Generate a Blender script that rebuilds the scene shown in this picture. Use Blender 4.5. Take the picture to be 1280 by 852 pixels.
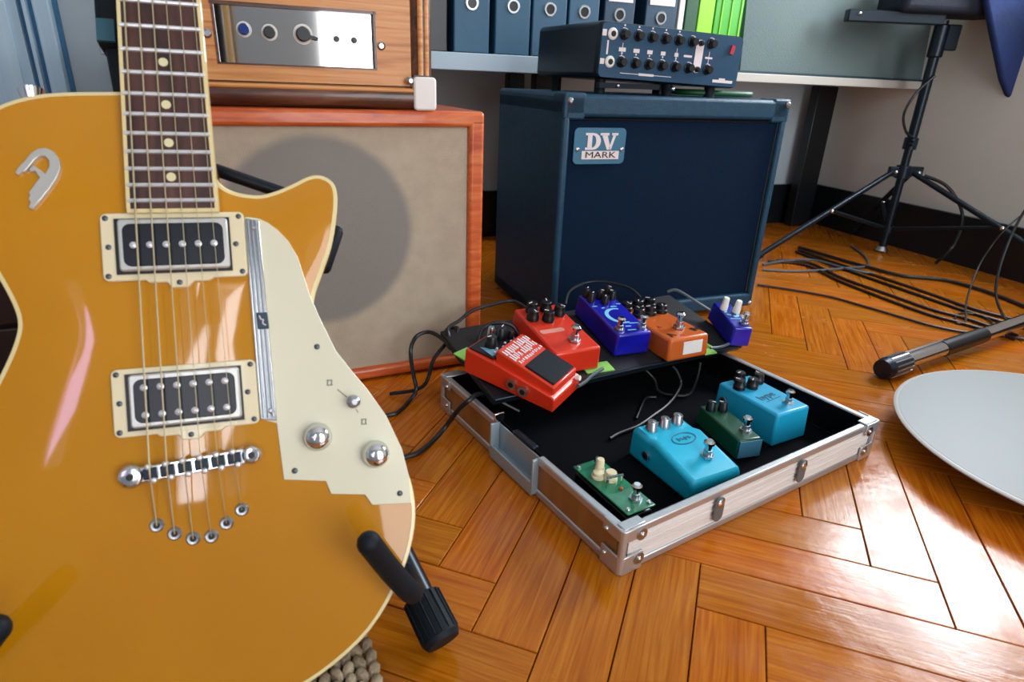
import bpy, bmesh, math, random
from mathutils import Matrix, Vector
random.seed(7)
SC = bpy.context.scene
for o in list(bpy.data.objects): bpy.data.objects.remove(o)
COL = SC.collection
# ------------------------------------------------------------------ camera
cam = bpy.data.objects.new('camera', bpy.data.cameras.new('camera')); COL.objects.link(cam)
cam.data.sensor_width = 36; cam.data.lens = 785/1280*36; cam.data.clip_start = .02
_up = Vector((77, 1864, 785)).normalized(); _f = Vector((0, 0, -1))
_Y = (_f-_up*_f.dot(_up)).normalized(); _X = _Y.cross(_up)
cam.matrix_world = Matrix.Translation((0, 0, .5)) @ Matrix((_X, _Y, _up)).to_4x4()
cam.data.dof.use_dof = True; cam.data.dof.focus_distance = 1.0; cam.data.dof.aperture_fstop = 9.0
SC.camera = cam
SC.view_settings.view_transform = 'Standard'; SC.view_settings.look = 'None'
SC.view_settings.gamma = 1; SC.view_settings.use_curve_mapping = False
SC.view_settings.exposure = -0.15
# room frame: corner C0, DU along the back wall to the right, DV away from the viewer
C0 = Vector((1.19, 2.6, 0)); DU = Vector((.9338, .3579, 0)); DV = Vector((-.3579, .9338, 0))
YAW = math.atan2(.3579, .9338)
def room(u, v, z=0): return C0+DU*u+DV*v+Vector((0, 0, z))
# ------------------------------------------------------------------ world and window light
w = bpy.data.worlds.new('world'); SC.world = w; w.use_nodes = True
w.node_tree.nodes['Background'].inputs[0].default_value = (.75, .87, 1, 1)
w.node_tree.nodes['Background'].inputs[1].default_value = 1.0
def window_light(name, p, direction, sx, sz, power, color):
    l = bpy.data.lights.new(name, 'AREA'); l.shape = 'RECTANGLE'; l.size = sx; l.size_y = sz
    l.energy = power; l.color = color
    o = bpy.data.objects.new(name, l); COL.objects.link(o)
    o.location = p; o.rotation_euler = Vector(direction).to_track_quat('-Z', 'Z').to_euler()
    return o
# daylight just outside each window opening
W1 = (-1.30, -.42, .80, 1.45)     # right wall: v0, v1, z0, z1
W2 = (-2.66, -2.36, .85, 2.0)     # front wall, narrow: u0, u1
W3 = (-1.76, -.40, .15, 2.1)      # front wall, wide
W4 = (-3.24, -3.08, 1.1, 2.0)  # front wall, narrow lilac pane added for a purple reflection in the guitar
window_light('daylight', room(.06, (W1[0]+W1[1])/2, (W1[2]+W1[3])/2), -DU, .88, .65, 66, (.86, .93, 1))
window_light('daylight', room((W2[0]+W2[1])/2, -3.66, 1.42), DV, .30, 1.15, 14, (.95, .95, 1))
window_light('daylight', room((W3[0]+W3[1])/2, -3.66, 1.12), DV, 1.34, 1.95, 52, (.95, .97, 1))
window_light('daylight', room((W4[0]+W4[1])/2, -3.66, 1.55), DV, .16, .9, 5, (.75, .5, 1))
# ------------------------------------------------------------------ materials
def lin(c):
    if isinstance(c, str): c = [int(c[i:i+2], 16) for i in (0, 2, 4)]
    return tuple((v/255/12.92 if v/255 <= .04045 else ((v/255+.055)/1.055)**2.4) for v in c)+(1,)
def mat(name, c, rough=.5, metal=0, coat=0, spec=.5, noise=None, bump=None, coords='Object', aniso=None):
    m = bpy.data.materials.new(name); m.use_nodes = True; nt = m.node_tree; b = nt.nodes['Principled BSDF']
    b.inputs['Base Color'].default_value = lin(c); b.inputs['Roughness'].default_value = rough
    b.inputs['Metallic'].default_value = metal; b.inputs['Coat Weight'].default_value = coat
    b.inputs['Coat Roughness'].default_value = .04; b.inputs['Specular IOR Level'].default_value = spec
    tc = nt.nodes.new('ShaderNodeTexCoord')
    def tex(scale, stretch=(1, 1, 1), detail=4):
        mp = nt.nodes.new('ShaderNodeMapping'); mp.inputs['Scale'].default_value = stretch
        nt.links.new(tc.outputs[coords], mp.inputs[0])
        n = nt.nodes.new('ShaderNodeTexNoise'); n.inputs['Scale'].default_value = scale; n.inputs['Detail'].default_value = detail
        nt.links.new(mp.outputs[0], n.inputs[0]); return n
    if noise:
        sc, c2, st = noise
        n = tex(sc, st); mx = nt.nodes.new('ShaderNodeMix'); mx.data_type = 'RGBA'
        r = nt.nodes.new('ShaderNodeMapRange'); r.inputs[1].default_value = .35; r.inputs[2].default_value = .65
        nt.links.new(n.outputs[0], r.inputs[0]); nt.links.new(r.outputs[0], mx.inputs[0])
        mx.inputs[6].default_value = lin(c); mx.inputs[7].default_value = lin(c2)
        nt.links.new(mx.outputs[2], b.inputs['Base Color'])
    if bump:
        sc, st, k = bump
        n = tex(sc, st); bp = nt.nodes.new('ShaderNodeBump'); bp.inputs['Strength'].default_value = k
        bp.inputs['Distance'].default_value = .002
        nt.links.new(n.outputs[0], bp.inputs['Height']); nt.links.new(bp.outputs[0], b.inputs['Normal'])
    return m
U3 = (1, 1, 1)
def wood(name, c, c2, c3, scale=9, stretch=(1, 12, 12), rough=.35, coat=.3, rand=0):
    m = mat(name, c, rough, coat=coat); nt = m.node_tree; b = nt.nodes['Principled BSDF']
    tc = [n for n in nt.nodes if n.type == 'TEX_COORD'][0]
    oi = nt.nodes.new('ShaderNodeObjectInfo')
    add = nt.nodes.new('ShaderNodeVectorMath'); add.operation = 'ADD'
    sc = nt.nodes.new('ShaderNodeVectorMath'); sc.operation = 'SCALE'; sc.inputs[3].default_value = 37 if rand else 0
    cb = nt.nodes.new('ShaderNodeCombineXYZ')
    for i in range(3): nt.links.new(oi.outputs['Random'], cb.inputs[i])
    nt.links.new(cb.outputs[0], sc.inputs[0]); nt.links.new(tc.outputs['Object'], add.inputs[0]); nt.links.new(sc.outputs[0], add.inputs[1])
    mp = nt.nodes.new('ShaderNodeMapping'); mp.inputs['Scale'].default_value = stretch; nt.links.new(add.outputs[0], mp.inputs[0])
    n = nt.nodes.new('ShaderNodeTexNoise'); n.inputs['Scale'].default_value = scale; n.inputs['Detail'].default_value = 8; n.inputs['Distortion'].default_value = .8
    nt.links.new(mp.outputs[0], n.inputs[0])
    cr = nt.nodes.new('ShaderNodeValToRGB'); e = cr.color_ramp.elements
    e[0].position = .32; e[0].color = lin(c2); e[1].position = .68; e[1].color = lin(c3)
    k = cr.color_ramp.elements.new(.5); k.color = lin(c)
    nt.links.new(n.outputs[0], cr.inputs[0])
    out = cr.outputs[0]
    if rand:
        hs = nt.nodes.new('ShaderNodeHueSaturation'); mr = nt.nodes.new('ShaderNodeMapRange')
        mr.inputs[3].default_value = 1-rand; mr.inputs[4].default_value = 1+rand
        nt.links.new(oi.outputs['Random'], mr.inputs[0]); nt.links.new(mr.outputs[0], hs.inputs['Value'])
        mr2 = nt.nodes.new('ShaderNodeMapRange'); mr2.inputs[3].default_value = .503; mr2.inputs[4].default_value = .494
        nt.links.new(oi.outputs['Random'], mr2.inputs[0]); nt.links.new(mr2.outputs[0], hs.inputs['Hue'])
        nt.links.new(out, hs.inputs['Color']); out = hs.outputs[0]
    nt.links.new(out, b.inputs['Base Color'])
    bp = nt.nodes.new('ShaderNodeBump'); bp.inputs['Strength'].default_value = .12; bp.inputs['Distance'].default_value = .001
    nt.links.new(n.outputs[0], bp.inputs['Height']); nt.links.new(bp.outputs[0], b.inputs['Normal'])
    return m
M_plank = wood('varnished_oak', 'b0620e', '9c4e08', 'be741a', scale=9, stretch=(1.0, 24, 24), rough=.3, coat=.0, rand=.12)
# worn varnish: gloss that wanders over the boards
_nt = M_plank.node_tree; _b = _nt.nodes['Principled BSDF']
_g = _nt.nodes.new('ShaderNodeNewGeometry'); _n = _nt.nodes.new('ShaderNodeTexNoise'); _n.inputs['Scale'].default_value = 14; _n.inputs['Detail'].default_value = 6
_nt.links.new(_g.outputs['Position'], _n.inputs[0])
_r = _nt.nodes.new('ShaderNodeMapRange'); _r.inputs[1].default_value = .35; _r.inputs[2].default_value = .7; _r.inputs[3].default_value = .10; _r.inputs[4].default_value = .30
_nt.links.new(_n.outputs[0], _r.inputs[0]); _nt.links.new(_r.outputs[0], _b.inputs['Roughness'])
_b.inputs['Specular IOR Level'].default_value = .27
_n2 = _nt.nodes.new('ShaderNodeTexNoise'); _n2.inputs['Scale'].default_value = 60; _n2.inputs['Detail'].default_value = 5
_nt.links.new(_g.outputs['Position'], _n2.inputs[0])
_bp = _nt.nodes.new('ShaderNodeBump'); _bp.inputs['Strength'].default_value = .16; _bp.inputs['Distance'].default_value = .0015
_old = [n for n in _nt.nodes if n.type == 'BUMP' and n != _bp][0]
_nt.links.new(_n2.outputs[0], _bp.inputs['Height']); _nt.links.new(_old.outputs[0], _bp.inputs['Normal']); _nt.links.new(_bp.outputs[0], _b.inputs['Normal'])
M_gap = mat('floor_gap', '160802', .9, spec=.1)
M_wall = mat('wall_paint', 'bccbd2', .75, noise=(3, 'b4c4cc', U3), bump=(180, U3, .2)); M_wallgrey = mat('warm_grey_wall_paint', 'cfccc2', .75, noise=(3, 'c6c4bc', U3), bump=(180, U3, .2))
M_ceil = mat('ceiling_paint', 'e2e4e4', .8)
M_base = mat('dark_skirting', '0e1418', .35)
M_bluepaint = mat('pale_blue_paint', 'c4dcea', .45, noise=(2, 'b4d0e2', (14, 14, .3)))
M_bluedark = mat('blue_paint_groove', '2f6f98', .4)
M_gold = mat('amber_lacquer', 'c88800', .5, coat=1, spec=.12, noise=(2.2, 'b67800', U3))
M_cream = mat('cream_plastic', 'e8dcb4', .35, coat=.3)
M_guard = mat('pale_mint_guard', 'dfdcc0', .25, coat=.5)
M_bind = mat('binding', 'e6d49a', .3, coat=.5)
M_chrome = mat('chrome', 'd4d6d8', .12, metal=1)
M_nickel = mat('brushed_nickel', 'b4b8bc', .3, metal=1)
M_silver = mat('satin_silver', 'cfcfc8', .3, metal=.5); M_screw = mat('dark_screw', '565c60', .4, metal=.6)
M_rosewood = wood('rosewood', '4a2c24', '2e1a18', '5e3a30', scale=10, stretch=(8, 1, 8), rough=.45, coat=0)
M_maple = mat('maple_neck', 'c89a50', .3, coat=.5)
M_fret = mat('fret_wire', 'e4e6e8', .3, metal=.6)
M_pearl = mat('pearl_dot', 'e2dcae', .3)
M_bobbin = mat('black_bobbin', '08131c', .3)
M_string = mat('string_steel', 'c8bc98', .35, metal=.6)
M_rub = mat('black_rubber', '08141c', .6, spec=.25, bump=(200, U3, .1))
M_blk = mat('black_plastic', '080c10', .35)
M_blkmetal = mat('black_metal', '12202b', .32, metal=.4)
M_tolex = mat('black_vinyl', '083850', .42, spec=.4, bump=(500, U3, .5), noise=(60, '0a425c', U3))
M_grille = mat('black_grille_cloth', '041c34', .8, spec=.12, bump=(700, U3, .5))
M_oakhead = wood('honey_oak', 'd8924e', 'b87034', 'e0a464', scale=5, stretch=(1.2, 12, 26), rough=.45, coat=.1)
M_cab = wood('orange_varnished_pine', 'cc5c24', 'b04618', 'd8743a', scale=6, stretch=(2, 14, 14), rough=.4, coat=.3)
M_walnut = wood('dark_brown_moulding', '5a3423', '3a2018', '744a34', scale=6, stretch=(1.5, 16, 16), rough=.35, coat=.3)
M_steel = mat('polished_panel', 'cfcfcd', .06, metal=1)
M_alu = mat('aluminium', 'c9cbcc', .33, metal=.75)
M_alulight = mat('ribbed_aluminium_panel', 'ebe8e4', .45, metal=.1, noise=(30, 'dad2cb', (.2, 1, 12)))
M_hinge = mat('dull_grey_metal', '6c6f70', .5, metal=.4)
M_felt = mat('black_foam_lining', '04060a', .95, spec=.1)
M_red = mat('red_enamel', 'd83418', .32, coat=.3)
M_redside = M_red
M_blue = mat('cobalt_enamel', '1414b0', .3, coat=.4, noise=(25, '10108a', U3))
M_orange = mat('orange_enamel', 'c85e18', .38, coat=.2)
M_teal = mat('turquoise_enamel', '1aa4cc', .4, coat=.15)
M_teal2 = mat('bright_turquoise_enamel', '12b6d8', .42, coat=.1)
M_green = mat('dark_green_enamel', '0c4a30', .35, coat=.2)
M_pcb = mat('green_circuit_board', '12855a', .3, coat=.8, noise=(60, '0d6a44', U3))
M_white = mat('white_plastic', 'ece8e0', .4)
M_print = mat('white_print', 'e8dcdc', .5)
M_ltblue = mat('pale_blue_print', '7cc8e8', .4)
M_dkprint = mat('dark_print', '301408', .5)
M_dteal = mat('dark_blue_print', '0a5878', .5)
M_neon = mat('green_hook_tape', '8ccf60', .85, bump=(400, U3, .5))
M_board = mat('black_board', '080c10', .6)
M_cable = mat('black_cable', '0a1013', .42)
M_cablebr = mat('dark_brown_cable', '2a120a', .45)
M_cablegrey = mat('grey_cable', '4c585e', .4)
M_desk = mat('white_desk_edge', 'b8b4aa', .45)
M_deskblue = mat('pale_grey_shelf', 'a9bac4', .45)
M_binder = mat('petrol_binder', '2c5a74', .5, bump=(300, U3, .2), noise=(3, '254e68', U3))
M_binderdk = mat('navy_binder', '163a52', .5, bump=(300, U3, .2))
M_lime = mat('lime_plastic', '8fd42a', .4)
M_grn = mat('leaf_green_plastic', '3fa81c', .4)
M_dgrn = mat('dark_green_folder', '0f4a2a', .5)
M_greyboard = mat('grey_felt_board', '5f6c6a', .9, bump=(250, U3, .6), noise=(5, '586868', U3))
M_disc = mat('pale_grey_laminate', '7f8482', .5)
M_rim = mat('pale_rim', 'bdbbb6', .4)
M_cloth = mat('navy_cloth', '0c2450', .8, bump=(60, U3, .6), noise=(8, '142f68', U3))
M_amp = mat('petrol_amp_panel', '1b4765', .38, metal=.15, bump=(500, U3, .2))
M_jute = mat('jute', 'b3a386', .9, noise=(60, '7d6f56', U3), bump=(300, U3, .8))
M_ledred = mat('red_rocker', 'b83a48', .3)
M_grillecream = mat('beige_grille_cloth', 'c2b39c', .9, bump=(900, U3, .7), noise=(40, 'b9aa94', U3))
# darker ring where the speaker sits behind the cloth (the dark behind thin cloth, put into its colour)
M_spk = mat('grey_cloth_over_speaker', '85807a', .9, bump=(900, U3, .7), noise=(40, '7c7872', U3))
M_dkwood = mat('dark_wood', '2a1a14', .5); M_dkteal = mat('dark_teal_gap_shadow', '18323a', .5); M_casebag = mat('black_padded_fabric', '0b1426', .8, bump=(60, U3, .6))
def cloth_patch():                                   # dark speaker hole behind the thin cloth, painted softly into its colour
    nt = M_grillecream.node_tree; b = nt.nodes['Principled BSDF']; lk = b.inputs['Base Color'].links[0].from_socket
    tc = [n for n in nt.nodes if n.type == 'TEX_COORD'][0]; mp = nt.nodes.new('ShaderNodeMapping'); mp.inputs['Location'].default_value = (.272, 0, -.262)
    nt.links.new(tc.outputs['Object'], mp.inputs[0]); ln = nt.nodes.new('ShaderNodeVectorMath'); ln.operation = 'LENGTH'; nt.links.new(mp.outputs[0], ln.inputs[0])
    mr = nt.nodes.new('ShaderNodeMapRange'); mr.interpolation_type = 'SMOOTHSTEP'; mr.inputs[1].default_value = .138; mr.inputs[2].default_value = .158; nt.links.new(ln.outputs['Value'], mr.inputs[0])
    mx = nt.nodes.new('ShaderNodeMix'); mx.data_type = 'RGBA'; nt.links.new(mr.outputs[0], mx.inputs[0]); mx.inputs[6].default_value = lin('908b84'); nt.links.new(lk, mx.inputs[7]); nt.links.new(mx.outputs[2], b.inputs['Base Color'])
cloth_patch()
# ------------------------------------------------------------------ builders
class B:
    def __init__(s): s.b = bmesh.new(); s.T = Matrix()
    def box(s, c, d, rot=None):
        r = bmesh.ops.create_cube(s.b, size=1)
        m = s.T @ Matrix.Translation(c) @ (rot or Matrix()) @ Matrix.Diagonal((*d, 1))
        bmesh.ops.transform(s.b, matrix=m, verts=r['verts']); return s
    def cyl(s, p0, p1, r0, r1=None, n=20, caps=True):
        p0, p1 = Vector(p0), Vector(p1); r1 = r0 if r1 is None else r1; d = p1-p0
        r = bmesh.ops.create_cone(s.b, cap_ends=caps, segments=n, radius1=r0, radius2=r1, depth=d.length)
        m = s.T @ Matrix.Translation((p0+p1)/2) @ d.to_track_quat('Z', 'Y').to_matrix().to_4x4()
        bmesh.ops.transform(s.b, matrix=m, verts=r['verts']); return s
    def ball(s, c, r, sc=(1, 1, 1), n=12):
        m = s.T @ Matrix.Translation(c) @ Matrix.Diagonal((*sc, 1)); v = max(4, n//2); rings = []
        for j in range(1, v):
            p = math.pi*j/v; rings.append([s.b.verts.new(m @ Vector((r*math.sin(p)*math.cos(2*math.pi*k/n), r*math.sin(p)*math.sin(2*math.pi*k/n), r*math.cos(p)))) for k in range(n)])
        t, bt = s.b.verts.new(m @ Vector((0, 0, r))), s.b.verts.new(m @ Vector((0, 0, -r)))
        for A, C in zip(rings, rings[1:]):
            for k in range(n): s.b.faces.new((A[k], C[k], C[(k+1) % n], A[(k+1) % n]))
        for k in range(n): s.b.faces.new((t, rings[0][k], rings[0][(k+1) % n])); s.b.faces.new((bt, rings[-1][(k+1) % n], rings[-1][k]))
        return s
    def prism(s, pts, z0, z1):          # outline in xy
        a = [s.b.verts.new(s.T @ Vector((x, y, z0))) for x, y in pts]; c = [s.b.verts.new(s.T @ Vector((x, y, z1))) for x, y in pts]
        n = len(pts); s.b.faces.new(a[::-1]); s.b.faces.new(c)
        for i in range(n): s.b.faces.new((a[i], a[(i+1) % n], c[(i+1) % n], c[i]))
        return s
    def hull8(s, lo, hi):               # two quads (4 points each)
        v = [s.b.verts.new(s.T @ Vector(p)) for p in lo+hi]
        for f in ((3, 2, 1, 0), (4, 5, 6, 7), (0, 1, 5, 4), (1, 2, 6, 5), (2, 3, 7, 6), (3, 0, 4, 7)): s.b.faces.new([v[i] for i in f])
        return s
    def tube(s, pts, r, n=8, sub=6, smooth=True):
        P = [Vector(p) for p in pts]
        if smooth and len(P) > 2:
            Q = []
            for i in range(len(P)-1):
                a, b, c, d = P[max(i-1, 0)], P[i], P[i+1], P[min(i+2, len(P)-1)]
                for k in range(sub):
                    t = k/sub; Q.append(.5*((2*b)+(c-a)*t+(2*a-5*b+4*c-d)*t*t+(3*b-a-3*c+d)*t**3))
            Q.append(P[-1]); P = Q
        rings = []; up = Vector((0, 0, 1)); 
        for i, p in enumerate(P):
            t = (P[min(i+1, len(P)-1)]-P[max(i-1, 0)]).normalized()
            x = t.cross(up)
            if x.length < .05: x = t.cross(Vector((0, 1, 0)))
            x.normalize(); y = t.cross(x)
            rings.append([s.b.verts.new(s.T @ (p+x*math.cos(a)*r+y*math.sin(a)*r)) for a in [2*math.pi*k/n for k in range(n)]])
        for A, C in zip(rings, rings[1:]):
            for k in range(n): s.b.faces.new((A[k], A[(k+1) % n], C[(k+1) % n], C[k]))
        s.b.faces.new(rings[0][::-1]); s.b.faces.new(rings[-1]); return s
    def lathe(s, prof, c=(0, 0, 0), n=24):   # (r,z) profile about z
        rings = []
        for r, z in prof: rings.append([s.b.verts.new(s.T @ (Vector(c)+Vector((r*math.cos(2*math.pi*k/n), r*math.sin(2*math.pi*k/n), z)))) for k in range(n)])
        for A, C in zip(rings, rings[1:]):
            for k in range(n): s.b.faces.new((A[k], A[(k+1) % n], C[(k+1) % n], C[k]))
        s.b.faces.new(rings[0][::-1]); s.b.faces.new(rings[-1]); return s
    def build(s, name, m, parent=None, bevel=0, smooth=True, seg=2, label=None):
        bmesh.ops.recalc_face_normals(s.b, faces=s.b.faces)
        me = bpy.data.meshes.new(name); s.b.to_mesh(me); s.b.free(); me.materials.append(m)
        o = bpy.data.objects.new(name, me); COL.objects.link(o)
        if smooth:
            for p in me.polygons: p.use_smooth = True
            es = [e for e in me.edges]
            me.update(); 
            try: me.set_sharp_from_angle(angle=math.radians(35))
            except Exception: pass
        if bevel:
            k = o.modifiers.new('bevel', 'BEVEL'); k.width = bevel; k.segments = seg; k.limit_method = 'ANGLE'; k.angle_limit = math.radians(40); k.harden_normals = False
        if parent: o.parent = parent
        if label: o['label'] = label
        return o
BOARD_YAW = {}
def thing(name, label, cat, loc=(0, 0, 0), yaw=0, group=None, matrix=None):
    o = bpy.data.objects.new(name, None); BOARD_YAW[o.name] = yaw; COL.objects.link(o); o.empty_display_size = .05
    if matrix: o.matrix_world = matrix
    else: o.location = loc; o.rotation_euler = (0, 0, yaw)
    o['label'] = label; o['category'] = cat
    if group: o['group'] = group
    return o
def tag(o, label, cat, group=None):
    o['label'] = label; o['category'] = cat
    if group: o['group'] = group
    return o
def struct(o): o['kind'] = 'structure'; return o
TEXTS = {}
def text_mesh(txt, size, ext=.0003, offset=0):
    cu = bpy.data.curves.new('t', 'FONT'); cu.body = txt; cu.size = size; cu.extrude = ext; cu.offset = offset; cu.align_x = 'CENTER'; cu.align_y = 'CENTER'; cu.resolution_u = 3
    t = bpy.data.objects.new('t', cu); COL.objects.link(t)
    dg = bpy.context.evaluated_depsgraph_get(); me = bpy.data.meshes.new_from_object(t.evaluated_get(dg))
    bpy.data.objects.remove(t); me.materials.clear(); TEXTS[(txt, size)] = me
for a_ in (('MARK', .0165, .0003, 0), ('hype', .019, .0002, .0002), ('D', .010, .0002, 0), ('A', .020, .0003, .0006), ('IN', .018, .0003, .0005), ('A', .012, .0003, 0)): text_mesh(*a_)
def lettering(txt, size, m, parent, loc, rot, ext=.0003, name='lettering', offset=0, sx=1):
    me = TEXTS[(txt, size)].copy(); me.materials.append(m)
    o = bpy.data.objects.new(name, me); COL.objects.link(o); o.parent = parent
    o.matrix_local = Matrix.Translation(loc) @ rot @ Matrix.Diagonal((sx, 1, 1, 1)); return o
RX = lambda a: Matrix.Rotation(math.radians(a), 4, 'X'); RY = lambda a: Matrix.Rotation(math.radians(a), 4, 'Y'); RZ = lambda a: Matrix.Rotation(math.radians(a), 4, 'Z')
def rrect(x0, y0, x1, y1, r, n=5):
    P = []
    for cx, cy, a0 in ((x1-r, y0+r, -90), (x1-r, y1-r, 0), (x0+r, y1-r, 90), (x0+r, y0+r, 180)):
        for k in range(n+1): a = math.radians(a0+90*k/n); P.append((cx+r*math.cos(a), cy+r*math.sin(a)))
    return P
def spline(P, sub=6):
    P = [Vector(p) for p in P]; n = len(P); Q = []
    for i in range(n):
        a, b, c, d = P[i-1], P[i], P[(i+1) % n], P[(i+2) % n]
        for k in range(sub):
            t = k/sub; Q.append(.5*((2*b)+(c-a)*t+(2*a-5*b+4*c-d)*t*t+(3*b-a-3*c+d)*t**3))
    return Q
# ================================================================== SETTING
def floor():
    f = B().box((C0+DU*-2+DV*-1.8+Vector((0, 0, -.02))), (4.4, 4.4, .03), RZ(math.degrees(YAW))).build('floor', M_gap, smooth=False); struct(f)
    W = .0682; L = 4.70; a = math.radians(-18.7); u = Vector((math.cos(a), math.sin(a), 0)); v = Vector((-u.y, u.x, 0))
    g = .0013
    me = B().box((0, 0, -.003), (L*W-g, W-g, .006)); 
    bm = me.b; bmesh.ops.bevel(bm, geom=[e for e in bm.edges if all(vv.co.z > -.001 for vv in e.verts)], offset=.0008, segments=1, affect='EDGES')
    proto = me.build('plank', M_plank, f, smooth=False); mesh = proto.data; bpy.data.objects.remove(proto)
    pts = []
    for m in range(-5, 9):
        for i in range(-50, 51):
            ax, ay = -2.53+i+m*L, 6.18-i+m*L
            pts.append((ax+.5, ay+L/2, 1)); pts.append((ax+L/2, ay+L+.5, 0))
    def vis(p):
        q = cam.matrix_world.inverted() @ p
        if q.z > -.12: return 0
        x = 640+785*q.x/-q.z; y = 426-785*q.y/-q.z
        return 1/q.z**2 if (-60 < x < 1340 and 60 < y < 960) else 0
    cand = []; rest = []
    for x, y, k in pts:
        p = u*(x*W)+v*(y*W); r = (p-C0); ru, rv = r.dot(DU), r.dot(DV)
        if ru > .1 or ru < -4.05 or rv > .1 or rv < -3.75: continue
        s = max(vis(p), vis(p+(v if k else u)*L*W*.45), vis(p-(v if k else u)*L*W*.45))
        hid = (-1.5 < p.x < -.3 and p.y < .3)
        (cand if s > 0 and not hid else rest).append((s, p, k))
    cand.sort(key=lambda t: -t[0]); rest += cand[300:]; cand = cand[:300]
    for s, p, k in cand:
        o = bpy.data.objects.new('plank', mesh); COL.objects.link(o); o.parent = f
        o.matrix_world = Matrix.Translation(p+Vector((0, 0, random.uniform(-.0004, 0)))) @ Matrix.Rotation(a+(math.pi/2 if k else 0)+(math.pi if random.random() < .5 else 0), 4, 'Z')
    bb = B()
    for s, p, k in rest:
        bb.T = Matrix.Translation(p) @ Matrix.Rotation(a+(math.pi/2 if k else 0), 4, 'Z'); bb.box((0, 0, -.003), (L*W-g, W-g, .006))
    o = bb.build('planks', M_plank, f, smooth=False); o['kind'] = 'stuff'
floor()
RM = Matrix.Translation(C0) @ RZ(math.degrees(YAW))       # room frame as matrix (x = DU, y = DV)
def rbox(name, m, x0, x1, y0, y1, z0, z1, parent=None, bevel=0):
    b = B(); b.T = RM; b.box(((x0+x1)/2, (y0+y1)/2, (z0+z1)/2), (x1-x0, y1-y0, z1-z0)); return b.build(name, m, parent, bevel, smooth=False)
HC = 2.6
struct(rbox('wall_back', M_wall, -4.1, .1, 0, .1, 0, HC))
def wall_with_holes(name, axis, at0, at1, lo, hi, holes):
    b = B(); b.T = RM
    def bx(a0, a1, z0, z1):
        if a1-a0 < 1e-4 or z1-z0 < 1e-4: return
        if axis == 'v': b.box(((at0+at1)/2, (a0+a1)/2, (z0+z1)/2), (at1-at0, a1-a0, z1-z0))
        else: b.box(((a0+a1)/2, (at0+at1)/2, (z0+z1)/2), (a1-a0, at1-at0, z1-z0))
    x = lo
    for a0, a1, z0, z1 in sorted(holes): bx(x, a0, 0, HC); bx(a0, a1, 0, z0); bx(a0, a1, z1, HC); x = a1
    bx(x, hi, 0, HC); return struct(b.build(name, M_wallgrey if 'right' in name else M_wall, smooth=False))
wall_with_holes('wall_right', 'v', 0, .1, -3.7, 0, [W1])
wall_with_holes('wall_front', 'u', -3.7, -3.6, -4.1, .1, [W2, W3, W4])
struct(rbox('wall_left', M_wall, -4.1, -4.0, -3.7, 0, 0, HC)); struct(rbox('ceiling', M_ceil, -4.1, .1, -3.7, .1, HC, HC+.1))
struct(rbox('baseboard_back', M_base, -4.0, 0, -.018, 0, 0, .15)); struct(rbox('baseboard_right', M_base, -.018, 0, -3.6, -.018, 0, .15))
# window frames
wf = rbox('window_1', M_white, 0.0, .05, W1[0], W1[0]+.04, W1[2], W1[3]); struct(wf)
for y0, y1, z0, z1 in ((W1[1]-.04, W1[1], W1[2], W1[3]), (W1[0], W1[1], W1[2], W1[2]+.04), (W1[0], W1[1], W1[3]-.04, W1[3])): rbox('window_frame', M_white, 0, .05, y0, y1, z0, z1, wf)
for n_, W in ((2, W2), (3, W3), (4, W4)):
    wf = rbox('window_%d' % n_, M_white, W[0], W[0]+.02, -3.65, -3.6, W[2], W[3]); struct(wf)
    for x0, x1, z0, z1 in ((W[1]-.02, W[1], W[2], W[3]), (W[0], W[1], W[2], W[2]+.02), (W[0], W[1], W[3]-.02, W[3])): rbox('window_frame', M_white, x0, x1, -3.65, -3.6, z0, z1, wf)
    if n_ == 2: rbox('window_frame', M_white, -2.53, -2.48, -3.65, -3.6, W[2], W[3], wf)
# pale blue door with frame at the far left of the back wall (desk coordinate minus offset)
DKO = .38                                                     # desk front edge lies this far in front of the back wall
Dr = Vector((1.325, 2.246, 0)); D0 = (Dr-C0).dot(DU)           # u of the desk's right end
dr = rbox('door_1', M_bluepaint, D0-3.0, D0-2.565, -.05, -.001, 0, 2.05); struct(dr)
for k in range(7): rbox('door_panel', M_bluepaint, D0-3.0+k*.06+.004, D0-3.0+k*.06+.054, -.054, -.05, .02, 2.0, dr, .002)
rbox('door_dark_strip', M_bluedark, D0-2.565, D0-2.552, -.035, -.001, 0, 2.05, dr)  # dark blue strips along the groove and edges of the door frame
rbox('door_frame', M_bluepaint, D0-2.552, D0-2.545, -.06, -.001, 0, 2.1, dr)
rbox('door_dark_strip', M_bluedark, D0-2.545, D0-2.535, -.035, -.001, 0, 2.1, dr)
rbox('door_frame', M_bluepaint, D0-2.535, D0-2.50, -.05, -.001, 0, 2.1, dr, .004)
rbox('door_dark_strip', M_bluedark, D0-2.50, D0-2.492, -.02, -.001, 0, 2.1, dr)
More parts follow.
